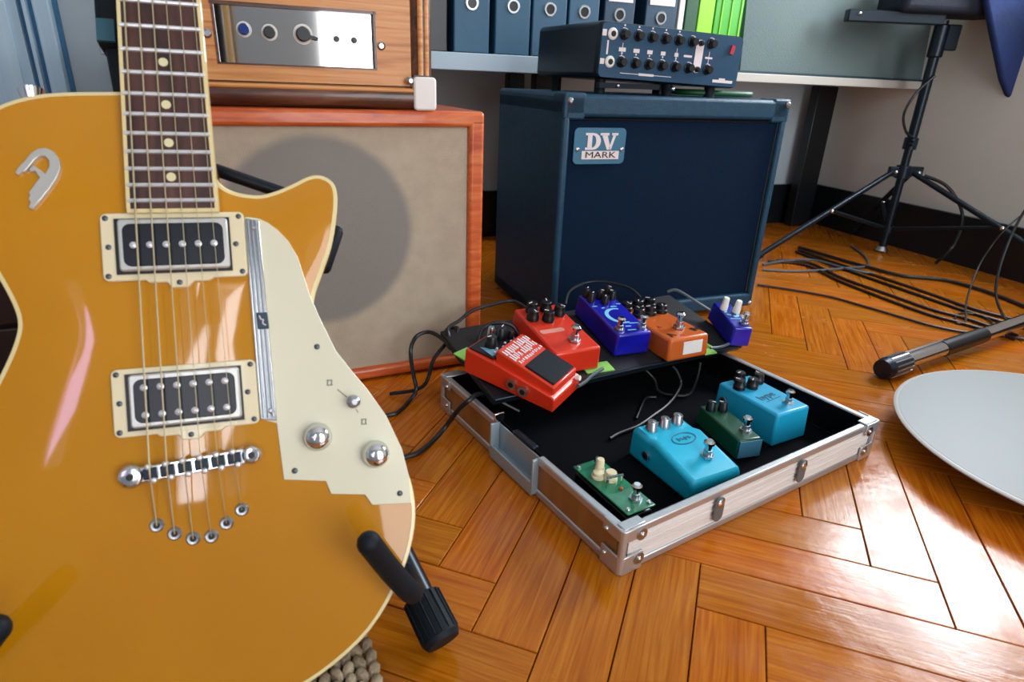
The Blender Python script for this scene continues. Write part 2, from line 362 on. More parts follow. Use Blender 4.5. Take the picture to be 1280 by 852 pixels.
# ================================================================== DESK, BINDERS
DM = Matrix.Translation(Dr) @ RZ(math.degrees(YAW))            # desk frame: x along front edge (<=0), y to the wall
def desk(name, x0, x1, z0, z1, m, label, legs):
    t = thing(name, label, 'desk', DM @ Vector(((x0+x1)/2, .18, 0)), YAW)
    c = (x1-x0)/2
    B().box((0, 0, (z0+z1)/2+.001), (x1-x0, .34, z1-z0-.002)).build('desk_top', M_desk, t, .002)
    B().box((0, -.175, (z0+z1)/2), (x1-x0, .012, z1-z0)).build('edge_strip', m, t, .002)
    for lx, ly, wdt in legs: B().box((lx-(x0+x1)/2, ly-.18, z0/2), (wdt, .04, z0)).build('leg', M_base, t, .003)
    return t
desk('white_desk', -1.29, .0, .511, .535, M_desk, 'low white desk behind the black cabinet, reaching the grey right wall', [(-.115, .31, .09), (-1.24, .3, .06)])
desk('low_shelf', -2.35, -1.292, .509, .549, M_deskblue, 'low shelf with pale grey metal edge carrying the row of binders', [(-2.3, .1, .05), (-2.3, .3, .05), (-1.33, .3, .05)])
p = thing('grey_felt_board', 'grey fabric board standing on the white desk behind the tripod stand', 'board', DM @ Vector((-.36, .03, .5355)), YAW)
B().hull8([(-.37, -.004, 0), (.40, -.004, 0), (.40, .008, 0), (-.37, .008, 0)], [(-.375, .05, .55), (.40, .05, .55), (.40, .062, .55), (-.375, .062, .55)]).build('board', M_greyboard, p)
B().box((.0, -.008, .003), (.80, .008, .006)).build('gap_shadow', M_dkteal, p)  # dark strip standing in for the shadow in the gap under the board
def binder(x0, x1, m, label, white=False, z=.549, zr=.66):
    t = thing('binder', label, 'binder', DM @ Vector(((x0+x1)/2, .03, z)), YAW, 'ring binders standing on the low shelf')
    w_ = x1-x0-.004
    b = B(); b.box((0, .004, .16), (w_, .008, .318)); b.build('spine', m, t, .003)
    b = B(); b.box((-w_/2+.0015, .14, .16), (.003, .27, .318)); b.build('cover', m, t); B().box((w_/2-.0015, .14, .16), (.003, .27, .318)).build('cover', m, t)
    B().box((0, .15, .15), (w_-.012, .24, .296)).build('papers', M_print, t)
    zz = zr-z
    b = B(); b.T = Matrix.Translation((0, 0, zz)) @ RX(90); b.lathe([(.0115, -.001), (.0115, .003), (.0155, .003), (.0175, .001), (.0175, -.001)], n=24); b.build('finger_ring', M_nickel, t)
    b = B(); b.T = Matrix.Translation((0, -.0005, zz)) @ RX(90); b.cyl((0, 0, -.0006), (0, 0, .0012), .0118, n=24); b.build('finger_hole', M_blk, t)
    if white: B().box((0, -.001, zz+.03+.045), (w_*.8, .002, .09)).build('spine_label', M_print, t)
xs = [(-1.595, -1.50), (-1.489, -1.392), (-1.39, -1.292), (-1.290, -1.20), (-1.189, -1.095), (-1.066, -.965)]
bl = ['petrol blue ring binder at the left, beside the dark gap behind the oak amplifier', 'petrol blue ring binder second from the left on the shelf', 'petrol blue ring binder third from the left, beside the black amplifier top',
      'petrol blue ring binder fourth from the left, half behind the amplifier', 'dark blue ring binder with white spine label, left of the two labelled', 'dark blue ring binder with white spine label, next to the green folders']
for i, (a, b_) in enumerate(xs): binder(a, b_, M_binder if i < 4 else M_binderdk, bl[i], i > 3, z=.549 if i < 3 else .536)
t = thing('binder', 'binder at the left end of the binder row, coloured black for its shaded spine', 'binder', DM @ Vector((-1.65, .06, .549)), YAW)
B().box((0, .1, .16), (.085, .25, .32)).build('spine', M_blk, t, .003)  # plain black body; the shadow on the spine is put into its colour
def folder(x0, x1, m, label, name='folder', y0=.03, h=.30, ribs=0):
    o = thing(name, label, 'folder', DM @ Vector(((x0+x1)/2, y0, .536)), YAW, 'files beside the binders')
    B().box((0, .12, h/2), (x1-x0-.003, .24, h)).build('shell', m, o, .002)
    for k in range(ribs): B().box((-(x1-x0)/2+(k+.7)*(x1-x0)/ribs, -.001, h/2), (.003, .003, h-.01)).build('rib', M_lime, o)
folder(-.962, -.942, M_white, 'thin white folder between the last binder and the dark green folder')
folder(-.940, -.899, M_dgrn, 'dark green folder left of the lime green files')
folder(-.898, -.845, M_lime, 'bright lime green file, left of the two bright ones')
folder(-.844, -.748, M_grn, 'leaf green ribbed file at the right end of the row', ribs=3)
# ================================================================== CABINETS
# beige / orange cabinet
Y1 = math.radians(26)
cab = thing('wooden_speaker_cabinet', 'orange varnished wooden speaker cabinet with beige grille cloth behind the guitar', 'speaker cabinet', (-.058, 1.072, 0), Y1)
Wc, Dc, Hc = .545, .28, .446; tk = .022
def frame_part(nm, x0, x1, z0, z1, y0=0, y1=Dc): return B().box(((x0+x1)/2, (y0+y1)/2, (z0+z1)/2), (x1-x0, y1-y0, z1-z0)).build(nm, M_cab, cab, .006, seg=3)
frame_part('top_panel', -Wc, 0, Hc-.024, Hc); frame_part('bottom_panel', -Wc, 0, .004, .024)
frame_part('side_panel', -.026, 0, .02, Hc-.01); frame_part('side_panel', -Wc, -Wc+.026, .02, Hc-.01)
B().box((-Wc/2, Dc-.008, Hc/2), (Wc-.04, .012, Hc-.04)).build('back_panel', M_dkwood, cab)
B().box((-Wc/2, .017, Hc/2), (Wc-.05, .012, Hc-.046)).build('grille_cloth', M_grillecream, cab)
for x in (-.04, -Wc+.04):
    for y in (.04, Dc-.04): B().cyl((x, y, .0), (x, y, .006), .015).build('foot', M_rub, cab)
# oak head
Y1b = math.radians(21)
hd = thing('oak_amplifier_head', 'honey oak valve amplifier head with mirror control panel on the orange cabinet', 'amplifier', (-.139, 1.052, .446), Y1b)
W_, D_, H_ = .375, .24, .26
B().box((-W_/2-.018, D_/2+.012, H_/2+.018), (W_-.036, D_-.03, H_-.05)).build('case', M_oakhead, hd)
b = B()   # front board with panel opening
px0, px1, pz0, pz1 = -.303, -.086, .055, .133
z0_, z1_ = .034, H_
b.box(((-W_+.02+px0)/2, .006, (z0_+z1_)/2), (px0+W_-.02, .014, z1_-z0_)); b.box(((px1-.034)/2, .006, (z0_+z1_)/2), (-.034-px1, .014, z1_-z0_))
b.box(((px0+px1)/2, .006, (z0_+pz0)/2), (px1-px0, .014, pz0-z0_)); b.box(((px0+px1)/2, .006, (pz1+z1_)/2), (px1-px0, .014, z1_-pz1)); b.build('front_board', M_oakhead, hd)
b = B(); b.box(((px0+px1)/2, .003, pz1-.002), (px1-px0+.004, .012, .004)); b.box((px1-.001, .003, (pz0+pz1)/2), (.003, .012, pz1-pz0)); b.box((px0+.001, .003, (pz0+pz1)/2), (.003, .012, pz1-pz0)); b.box(((px0+px1)/2, .003, pz0+.001), (px1-px0, .012, .002)); b.build('panel_rim', M_walnut, hd)
B().box(((px0+px1)/2, .010, (pz0+pz1)/2), (px1-px0-.002, .003, pz1-pz0-.002)).build('control_panel', M_steel, hd, label='mirror polished control panel')
b = B(); b.T = Matrix(); b.cyl((-W_, .0, .017), (-.028, .0, .017), .0165, n=24); b.box((-W_/2-.014, .1, .017), (W_-.03, .2, .030)); b.build('bottom_moulding', M_walnut, hd)
b = B(); b.cyl((-.0185, .004, .05), (-.0185, .004, H_), .0165, n=24); b.box((-.0155, .12, H_/2+.02), (.026, .22, H_-.05)); b.build('side_moulding', M_walnut, hd)
b = B(); b.cyl((-.0125, -.009, .05), (-.0125, -.009, H_), .004, n=12); b.cyl((-.022, -.012, .05), (-.022, -.012, H_), .004, n=12); b.build('side_bead', M_oakhead, hd)
b = B(); b.cyl((-W_, -.012, .028), (-.034, -.012, .028), .0035, n=12); b.build('bottom_bead', M_oakhead, hd)
b = B(); b.prism(rrect(-.036, 0, .0, .046, .006), -.002, .002); b.T = Matrix.Translation((0, -.016, 0)) @ RX(90)
b.b.clear(); b.prism(rrect(-.034, .0, .001, .048, .006), -.02, .003); b.build('corner_protector', M_white, hd, .003)
b = B(); b.T = Matrix.Translation((-.038, -.012, .042)) @ RX(90); b.lathe([(.006, -.002), (.006, .002), (.003, .005)]); b.build('rivet', M_nickel, hd)
for sx in (-.312, -.078):
    b = B(); b.T = Matrix.Translation((sx, -.001, .092 if sx < -.2 else .088)) @ RX(90); b.lathe([(.006, 0), (.006, .001), (.0035, .003)]); b.build('screw', M_nickel, hd)
def panel_knob(x, z, r, h, m, nm='knob', par=hd, ring=True, y=.0085):
    b = B(); b.T = Matrix.Translation((x, y, z)) @ RX(90); b.lathe([(r, 0), (r, h*.7), (r*.85, h)]); k = b.build(nm, m, par)
    if ring:
        b = B(); b.T = Matrix.Translation((x, y, z)) @ RX(90); b.lathe([(r*1.0, 0), (r*1.35, 0), (r*1.35, .0015), (r, .0015)]); b.build('ring', M_white, k)
    return k
panel_knob(-.265, .100, .0075, .012, mat('blue_jewel', '1a3a8a', .2)); panel_knob(-.232, .098, .008, .013, M_blk); kn = panel_knob(-.187, .098, .010, .014, M_blk)
B().box((-.174, -.002, .094), (.012, .006, .004), RY(15)).build('pointer', M_blk, kn)
panel_knob(-.141, .0945, .0035, .006, M_blk, 'jack'); panel_knob(-.116, .094, .0035, .006, M_blk, 'jack')
# black cabinet
Y2 = math.radians(23)
c2 = thing('black_speaker_cabinet', 'black vinyl speaker cabinet with dark grille cloth and oval nameplate', 'speaker cabinet', (.078, 1.229, 0), Y2)
W2_, D2, H2 = .539, .335, .475
def p2(nm, x0, x1, z0, z1, y0=0, y1=D2, m=M_tolex, bev=.007): return B().box(((x0+x1)/2, (y0+y1)/2, (z0+z1)/2), (x1-x0, y1-y0, z1-z0)).build(nm, m, c2, bev, seg=3)
p2('top_panel', 0, W2_, H2-.040, H2); p2('bottom_panel', 0, W2_, .012, .045)
p2('side_panel', 0, .016, .012, H2-.006); p2('side_panel', W2_-.016, W2_, .012, H2-.006)
p2('back_panel', .01, W2_-.01, .02, H2-.02, D2-.015, D2, bev=0)
p2('grille_cloth', .014, W2_-.014, .04, H2-.03, .012, .022, M_grille, 0)
b = B(); b.tube([(.0175, .011, .048), (.0175, .011, H2-.044), (W2_-.0175, .011, H2-.044), (W2_-.0175, .011, .048)], .0025, smooth=False); b.build('piping', M_blk, c2)
for x, z in ((.012, H2-.012), (W2_-.008, H2-.008), (W2_-.008, .02), (.012, .02)):
    b = B(); b.T = Matrix.Translation((x, .002, z)) @ RX(90); b.lathe([(.006, 0), (.006, .003), (.003, .006)]); b.build('corner_rivet', M_nickel, c2)
for x in (.0, W2_):
    b = B(); s = 1 if x == 0 else -1
    b.prism(rrect(min(x, x+s*.045), 0, max(x, x+s*.045), .05, .004), H2-.045, H2+.0025); b.build('corner_protector', M_tolex, c2, .007)
for x in (.04, W2_-.04):
    for y in (.05, D2-.05): B().cyl((x, y, 0), (x, y, .013), .018).build('foot', M_rub, c2)
bd = thing('nameplate_tmp', '', '')
bpy.data.objects.remove(bd)
b = B(); b.T = Matrix.Translation((.086, .011, .382)) @ RX(90)
b.prism([(x-.0, y) for x, y in rrect(-.057, -.034, .057, .034, .010)], 0, .004); bdg = b.build('badge', mat('blue_grey_plate', '3f7490', .4, metal=.2), c2, .0012)
RB = RX(90)
b = B(); b.T = Matrix.Translation((.053, .0068, .3755)) @ RX(90) @ Matrix.Diagonal((.0345, .031, 1, 1))
def seg(q): b.hull8([(x, y, 0) for x, y in q], [(x, y, .001) for x, y in q])
seg([(0, 0), (.5, 0), (.5, .14), (0, .14)]); seg([(0, .86), (.5, .86), (.5, 1), (0, 1)]); seg([(.14, .1), (.42, .1), (.42, .9), (.14, .9)])
for k in range(8):
    a0, a1 = math.radians(-90+180*k/8), math.radians(-90+180*(k+1)/8); seg([(.48+.20*math.cos(a0), .5+.36*math.sin(a0)), (.48+.50*math.cos(a0), .5+.5*math.sin(a0)), (.48+.50*math.cos(a1), .5+.5*math.sin(a1)), (.48+.20*math.cos(a1), .5+.36*math.sin(a1))])
seg([(.92, .86), (1.48, .86), (1.48, 1), (.92, 1)]); seg([(1.66, .86), (2.06, .86), (2.06, 1), (1.66, 1)])
seg([(1.02, .9), (1.36, .9), (1.66, 0), (1.40, 0)]); seg([(1.76, .9), (1.94, .9), (1.66, 0), (1.50, 0)]); b.build('lettering', M_print, bdg)
B().box((.088, .0065, .3655), (.082, .0012, .0155)).build('plate', M_print, bdg)
lettering('MARK', .0165, M_dkprint, bdg, (.088, .0055, .3655), RB, sx=1.55)
for x in (.037, .135):
    b = B(); b.T = Matrix.Translation((x, .0065, .376)) @ RX(90); b.lathe([(.0042, 0), (.0042, .001), (.002, .0025)], n=14); b.build('screw', M_nickel, bdg)
# small black amp head on top
Y3 = math.radians(24)
h2 = thing('black_amplifier_head', 'small blue black amplifier head with two rows of black knobs on the black cabinet', 'amplifier', (.137, 1.30, .475), Y3)
AW, AD, AH = .345, .27, .100; z0_ = .028
AR = RY(1.6)
def ab(): 
    b = B(); b.T = AR; return b
b = ab(); b.box((AW/2, AD/2, z0_+AH/2), (AW, AD, AH)); b.build('shell', M_blkmetal, h2, .010, seg=3)
b = ab(); b.T = AR @ Matrix.Translation((0, -.001, 0)) @ RX(90); b.prism(rrect(.004, z0_+.003, AW-.006, z0_+AH-.003, .009), -.003, .0015); b.build('front_panel', M_amp, h2)
kx = [.051, .083, .114, .145, .177, .21, .257]
for row, zz in ((0, .1065), (1, .0585)):
    for i, x in enumerate(kx):
        b = ab(); b.T = AR @ Matrix.Translation((x, -.0025, zz+.001)) @ RX(90); b.lathe([(.0098, 0), (.0098, .002), (.0082, .003), (.0078, .012), (.0066, .014)], n=18); k = b.build('knob', M_blk, h2)
        b = ab(); b.T = AR @ Matrix.Translation((x, -.0025, zz+.001)) @ RX(90) @ RZ(-20); b.prism([(.0105*math.cos(a), .0105*math.sin(a)) for a in [math.radians(d) for d in range(10, 131, 15)]]+[(.0117*math.cos(a), .0117*math.sin(a)) for a in [math.radians(d) for d in range(130, 9, -15)]], 0, .0004); b.build('scale_mark', M_print, k)
        if i < 5:
            b = ab(); b.cyl((x, -.002, zz+.0165), (x, -.0032, zz+.0165), .0018, n=8); b.build('scale_dot', M_print, k)
for i, x in enumerate(kx[:5]): 
    b = ab(); b.box((x, -.0028, .0825-.001), (.015-.0015*i, .0006, .007)); b.build('knob_label', M_print, h2)
for x in (.051, .177, .257):
    b = ab(); b.box((x, -.0028, .088), (.0012, .0006, .010)); b.box((x, -.0028, .076), (.0012, .0006, .010)); b.build('link_line', M_print, h2)
for x, z, w2, hh in ((.205, .081, .020, .004), (.257, .0815, .018, .0035), (.0035+.005, .1075, .009, .011), (.0095, .0585, .009, .010)):
    b = ab(); b.box((x, -.0028, z), (w2, .0006, hh)); b.build('print_block', M_print, h2)
b = ab(); b.box((.112, -.0028, .0405), (.12, .0006, .0012)); b.box((.112, -.003, .0405), (.035, .0006, .0045)); b.build('bracket_line', M_print, h2)
b = ab(); b.box((.302, -.0028, .040), (.052, .0006, .0055)); b.box((.300, -.0028, .044), (.016, .0006, .004)); b.build('maker_print', M_print, h2)
b = ab(); b.T = AR @ Matrix.Translation((0, -.0022, 0)) @ RX(90); b.prism(rrect(.2215, .052, .2405, .113, .009), 0, .0012); vs = b.build('level_strip', M_print, h2)
for z in (.1065, .0585):
    b = ab(); b.T = AR @ Matrix.Translation((.231, -.0035, z)) @ RX(90); b.lathe([(.0055, 0), (.005, .006), (.003, .008)]); b.build('toggle', M_blk, vs)
for z in (.1065, .0585):
    b = ab(); b.T = AR @ Matrix.Translation((.026, -.0022, z)) @ RX(90); b.lathe([(.005, 0), (.0105, 0), (.0105, .002), (.008, .004), (.005, .004)]); j = b.build('jack', M_white, h2)
    b = ab(); b.T = AR @ Matrix.Translation((.026, -.0022, z)) @ RX(90); b.cyl((0, 0, 0), (0, 0, .0048), .0052, n=14); b.build('jack_hole', M_blk, j)
b = ab(); b.box((.018, -.0028, .083), (.0035, .0006, .024)); b.build('link_line', M_print, h2)
b = ab(); b.box((.312, -.004, .1005), (.009, .005, .017), RY(12)); b.build('power_switch', M_ledred, h2)
for x, y in ((.03, .03), (.19, .03), (.30, .03), (.03, .22), (.30, .22)): B().cyl((x, y, -.0), (x, y, z0_+.003), .011).build('foot', M_rub, h2)
b = B(); b.box((.085, .012, .016), (.14, .012, .010)); b.build('tilt_bar', M_blkmetal, h2)
b = B(); b.ball((.055, .004, .016), .004); b.ball((.185, .004, .014), .005); b.build('tilt_screw', M_chrome, h2)
o = B(); o.T = Matrix.Translation((.078, 1.229, .477)) @ RZ(23)
P = spline([(.33, .10), (.38, .075), (.50, .08), (.515, .14), (.40, .17), (.33, .15)], 4)
o.prism([(q.x, q.y) for q in P], 0, .012); tag(o.build('green_cloth', M_dgrn, None, .005, seg=3), 'dark green folded cloth lying on the black cabinet beside its amplifier', 'cloth')
# ================================================================== FLIGHT CASE
CY = math.radians(33.3)
fc = thing('flight_case_tray', 'open aluminium edged flight case tray lined in black on the parquet', 'flight case', (.128, .539, 0), CY)
CW, CD, CH = .489, .430, .059
B().box((CW/2, CD/2, .006), (CW-.012, CD-.012, .008)).build('base_panel', M_felt, fc)
M_sidebrown = mat('brown_shaded_side_panel', 'a9743c', .45, noise=(30, '8c5c2c', (1, 1, .2)))  # floor's brown reflection and shade put into the left side's colour
def wall_(nm, x0, x1, y0, y1, m): return B().box(((x0+x1)/2, (y0+y1)/2, .031), (x1-x0, y1-y0, .044)).build(nm, m, fc)
wall_('front_wall', .01, CW-.01, .001, .008, M_alulight); wall_('back_wall', .01, CW-.01, CD-.008, CD-.001, M_alulight)
wall_('side_wall', CW-.008, CW-.001, .01, CD-.01, M_alulight)
hy0, hy1 = .163, .266
wall_('side_wall', .001, .008, .01, hy0, M_sidebrown); wall_('side_wall', .001, .008, hy1, CD-.01, M_sidebrown)
for z in (.0055, CH-.006):      # extrusions
    for nm, a, d in (('edge_rail', (CW/2, .004, z), (CW-.004, .010, .011)), ('edge_rail', (CW/2, CD-.004, z), (CW-.004, .010, .011)), ('edge_rail', (CW-.004, CD/2, z), (.010, CD-.004, .011)), ('edge_rail', (.004, hy0/2, z), (.010, hy0, .011)), ('edge_rail', (.004, (CD+hy1)/2, z), (.010, CD-hy1, .011))):
        B().box(a, d).build(nm, M_alu, fc, .002)
B().box((.004, (hy0+hy1)/2, .0055), (.010, hy1-hy0, .011)).build('edge_rail', M_alu, fc, .002)
for z in (.022, .031, .040): B().box((CW/2, .0005, z), (CW-.03, .0014, .0016)).build('rib', M_alulight, fc)
for x0, x1, y0, y1 in ((.01, CW-.01, .0085, .0115), (.01, CW-.01, CD-.0115, CD-.0085), (.0085, .0115, .01, CD-.01), (CW-.0115, CW-.0085, .01, CD-.01)): B().box(((x0+x1)/2, (y0+y1)/2, .034), (x1-x0, y1-y0, .044)).build('lining', M_felt, fc)
# front-left latch recess
lt = B(); lt.box((-.001, hy0, .030), (.014, .004, .052)); lt.box((-.001, hy1, .030), (.014, .004, .052)); lt.box((-.006, (hy0+hy1)/2, .012), (.004, hy1-hy0, .020)); lt.box((.0072, (hy0+hy1)/2, .030), (.002, hy1-hy0, .046)); lt.box((.003, (hy0+hy1)/2, .013), (.014, hy1-hy0, .003))
lt = lt.build('latch_recess', mat('blue_grey_metal', 'a4b6be', .4, metal=.4), fc, .0012)
B().box((.011, hy0+.045, .056), (.010, .05, .006)).build('latch_catch', M_blkmetal, lt, .002)
B().box((.004, hy1-.002, .064), (.016, .003, .014)).build('latch_tab', M_chrome, lt, .001)
def corner(x, y, sx, sy, back=False):
    b = B(); L_ = .030
    b.box((x+sx*L_/2, y-sy*.0022, .012), (L_, .003, .024)); b.box((x-sx*.0022, y+sy*L_/2, .012), (.003, L_, .024))
    b.box((x+sx*L_/2, y-sy*.0022, CH-.007), (L_, .003, .016)); b.box((x-sx*.0022, y+sy*L_/2, CH-.007), (.003, L_, .016))
    b.box((x+sx*L_/2, y+sy*L_/2*.4, CH+.0008), (L_, L_*.45, .0022)); b.cyl((x+sx*.001, y+sy*.001, .001), (x+sx*.001, y+sy*.001, CH+.001), .0045, n=12)
    c = b.build('corner_cap', M_alu, fc, .0015)
    for z in (.016, CH-.010):
        b = B(); b.ball((x+sx*.023, y-sy*.004, z), .0032); b.ball((x-sx*.004, y+sy*.023, z), .0032)
        b.build('rivet', M_chrome, c)
        b = B(); b.T = Matrix.Translation((x+sx*.023, y-sy*.0038, z)) @ RX(90); b.lathe([(.0045, -.001), (.0075, -.001), (.0075, .001), (.0045, .001)], n=16); b.build('washer', M_nickel, c)
for x, y, sx, sy in ((0, 0, 1, 1), (CW, 0, -1, 1), (0, CD, 1, -1), (CW, CD, -1, -1)): corner(x, y, sx, sy)
for x in (.150, .312):
    b = B(); b.T = Matrix.Translation((x, -.003, 0)) @ RX(90); b.prism(rrect(-.0075, .016, .0075, .050, .007), 0, .002); q = b.build('hinge_plate', M_hinge, fc)
    b = B(); b.T = Matrix.Translation((x, -.005, .043)) @ RX(90); b.lathe([(.006, 0), (.006, .001), (.003, .003)], n=14); b.build('rivet', M_chrome, q)
for y in (.35,): B().box((CW-.004, y, CH+.001), (.012, .02, .004)).build('rubber_stop', M_rub, fc, .001)
# ------------------------------------------------------------------ pedal board plank
BZ = .074
pb = thing('pedal_board', 'flat black pedal board laid across the back of the flight case', 'board', (-.024, .80, .060), math.radians(29.5))
b = B(); b.box((.25, .10, .007), (.50, .20, .013)); b.build('plank', M_board, pb, .002)
b = B(); b.box((.25, -.001, .010), (.50, .006, .008)); b.build('front_rail', M_blkmetal, pb, .002)
for x, y, w2, d2, a in ((.195, .018, .05, .025, -5), (.420, .065, .026, .15, -3), (.012, .115, .03, .035, 20), (.425, .015, .02, .02, 10)):
    B().box((x, y, .0145), (w2, d2, .002), RZ(a)).build('hook_tape', M_neon, pb, label='lime green fastening tape')
# ================================================================== PEDALS
def knob(par, x, y, z, r, h, m=M_blk, mark=True, pointer=None, n=20):
    b = B(); b.lathe([(r, 0), (r, h*.35), (r*.88, h*.45), (r*.82, h*.92), (r*.7, h)], (x, y, z), n); k = b.build('knob', m, par)
    if mark:
        a = random.uniform(0, 6.28); b = B(); b.box((x+math.cos(a)*r*.45, y+math.sin(a)*r*.45, z+h+.0002), (r*.7, .0014, .0008), RZ(math.degrees(a))); b.build('indicator', M_print, k)
    return k
def footswitch(par, x, y, z, s=1):
    b = B(); b.cyl((x, y, z), (x, y, z+.003*s), .0085*s, n=6); b.cyl((x, y, z+.003*s), (x, y, z+.009*s), .0052*s, n=14)
    f = b.build('footswitch', M_nickel, par)
    b = B(); b.lathe([(.0042*s, 0), (.0042*s, .008*s), (.0066*s, .009*s), (.0066*s, .012*s), (.004*s, .0145*s)], (x, y, z+.008*s), 16); b.build('button', M_chrome, f); return f
def pedal(name, label, m, loc, yaw, W, L, hf, hb=None, group=None, inset=.002, bev=.004):
    hb = hb or hf
    t = thing(name, label, 'effect pedal', loc, math.radians(yaw), group)
    i = inset
    B().hull8([(0, 0, .0), (W, 0, .0), (W, L, .0), (0, L, .0)], [(i, i, hf), (W-i, i, hf), (W-i, L-i, hb), (i, L-i, hb)]).build('enclosure', m, t, bev, seg=3)
    return t
GP = 'effect pedals in and on the flight case'
def jack(par, p, ax, r=.006, m=M_nickel):
    d = Vector(ax); b = B(); b.cyl(Vector(p), Vector(p)+d*.004, r, n=14); j = b.build('jack', m, par)
    b = B(); b.cyl(Vector(p)+d*.0035, Vector(p)+d*.0046, r*.55, n=12); b.build('jack_hole', M_blk, j); return j
# turquoise, tall (right rear in the tray)
t = pedal('effect_pedal', 'tall turquoise effect pedal with four black knobs at the right rear of the tray', M_teal, (.389, .800, .010), 29.3, .0735, .120, .053, group=GP)
for x, y in ((.014, .088), (.060, .092), (.036, .082), (.036, .108)): knob(t, x, y, .0535, .0095, .016)
footswitch(t, .047, .022, .053); lettering('hype', .019, M_dteal, t, (.034, .052, .0534), RZ(8), .0002, offset=.0002)
B().box((.037, .040, .0534), (.034, .0008, .0004), RZ(8)).build('underline', M_dteal, t); jack(t, (.0735, .10, .03), (1, 0, 0)); jack(t, (0, .10, .03), (-1, 0, 0))
# turquoise, sloping
t = thing('effect_pedal', 'bright turquoise sloping effect pedal with three metal knobs, front centre of the tray', 'effect pedal', (.233, .652, .010), math.radians(28.5), GP)
W, L = .084, .130
b = B(); b.T = Matrix.Translation((0, 0, 0)) @ Matrix(((0, 0, 1, 0), (1, 0, 0, 0), (0, 1, 0, 0), (0, 0, 0, 1)))
b.prism([(0, 0), (0, .027), (.006, .034), (.080, .049), (.094, .045), (.122, .047), (.128, .044), (.131, 0)], 0, W); b.build('enclosure', M_teal2, t, .0075, seg=4)
for x in (.020, .043, .066): knob(t, x, .110, .044, .0085, .016, M_nickel, mark=True)
footswitch(t, .052, .034, .040, 1.1)
b = B(); b.T = Matrix.Translation((.045, .072, .0477)) @ RX(11.5); P = [(math.cos(2*math.pi*k/24), math.sin(2*math.pi*k/24)) for k in range(24)]
for k in range(24):
    a, c = P[k], P[(k+1) % 24]; b.hull8([(a[0]*.020, a[1]*.0105, 0), (c[0]*.020, c[1]*.0105, 0), (c[0]*.0188, c[1]*.0095, 0), (a[0]*.0188, a[1]*.0095, 0)], [(a[0]*.020, a[1]*.0105, .0006), (c[0]*.020, c[1]*.0105, .0006), (c[0]*.0188, c[1]*.0095, .0006), (a[0]*.0188, a[1]*.0095, .0006)])
b.build('oval_emblem', M_dteal, t); b = B(); b.T = Matrix.Translation((.045, .072, .0482)) @ RX(11.5)
for k, (x, h_) in enumerate(((-.010, .007), (-.004, .005), (.002, .007), (.008, .005))): b.box((x, 0, 0), (.0012, h_, .0005), RZ(15)); b.box((x+.002, .001-.002*(k % 2), 0), (.004, .001, .0005))
b.build('emblem_print', M_dteal, t)
lettering('D', .010, M_dteal, t, (.018, -.0004, .016), RX(90), .0002); jack(t, (0, .09, .022), (-1, 0, 0))
# dark green mini between them
t = pedal('effect_pedal', 'narrow dark green mini pedal between the two turquoise pedals', M_green, (.324, .762, .010), 17, .041, .108, .031, group=GP, bev=.003)
for x, y in ((.011, .090), (.028, .084)): knob(t, x, y, .031, .0075, .015)
footswitch(t, .027, .024, .031, 1.05); B().box((.0205, -.0003, .016), (.036, .0012, .026)).build('front_plate', mat('steel_blue_plate', '4a86a0', .4), t)
# green board mini at front left
t = thing('effect_pedal', 'small green circuit board pedal with cream knobs in the front left corner of the tray', 'effect pedal', (.1375, .574, .010), math.radians(31), GP)
B().box((.0205, .053, .018), (.038, .102, .036)).build('enclosure', M_blk, t, .003)
B().box((.0205, .053, .0425), (.0415, .1065, .0025)).build('top_plate', M_pcb, t, .001)
B().box((.0205, .053, .038), (.030, .094, .006)).build('inner_board', M_green, t)
for x, y in ((.005, .006), (.036, .006), (.005, .101), (.036, .101)): b = B(); b.lathe([(.0028, 0), (.0028, .0015), (.0015, .003)], (x, y, .044), 12); b.build('screw', M_chrome, t)
for x, y, r, h in ((.014, .073, .0085, .008), (.021, .080, .006, .020), (.024, .062, .0085, .012)): knob(t, x, y, .044, r, h, M_cream, mark=False)
footswitch(t, .026, .018, .044, .95)
b = B(); b.box((.032, .050, .0495), (.0022, .0022, .011)); b.box((.022, .052, .0555), (.022, .0022, .0022), RZ(-8)); b.box((.0095, .050, .050), (.0022, .0022, .012)); b.build('wire_guard', M_chrome, t)
B().ball((.0235, .041, .0445), .0025).build('light', mat('orange_lamp', 'd0682a', .3), t); b = B(); b.lathe([(.004, 0), (.004, .008), (.0025, .012)], (.028, .094, .044), 12); b.build('toggle', M_chrome, t)
# red pedal with rubber treadle
t = thing('effect_pedal', 'red effect pedal with black rubber treadle and two side sockets, lying askew on the board', 'effect pedal', (.060, .776, BZ+.003), math.radians(59), GP)
W, L = .081, .152
b = B(); b.T = Matrix(((0, 0, 1, 0), (1, 0, 0, 0), (0, 1, 0, 0), (0, 0, 0, 1)))
b.prism([(0, 0), (0, .020), (.004, .0235), (.105, .037), (.155, .040), (.155, 0)], 0, W); b.build('enclosure', M_red, t, .002)
b = B(); b.T = Matrix(((0, 0, 1, 0), (1, 0, 0, 0), (0, 1, 0, 0), (0, 0, 0, 1)))
b.prism([(.006, .022), (.006, .036), (.100, .055), (.106, .055), (.106, .034)], .006, W-.006); td = b.build('treadle', M_red, t, .0025)
an = math.degrees(math.atan2(.019, .094))
TM = Matrix.Translation((W/2, .006, .0362)) @ RX(an)
b = B(); b.T = TM; b.box((0, .029, .0012), (W-.020, .050, .0028)); b.build('rubber_pad', M_rub, td, .001)
b = B(); b.T = TM
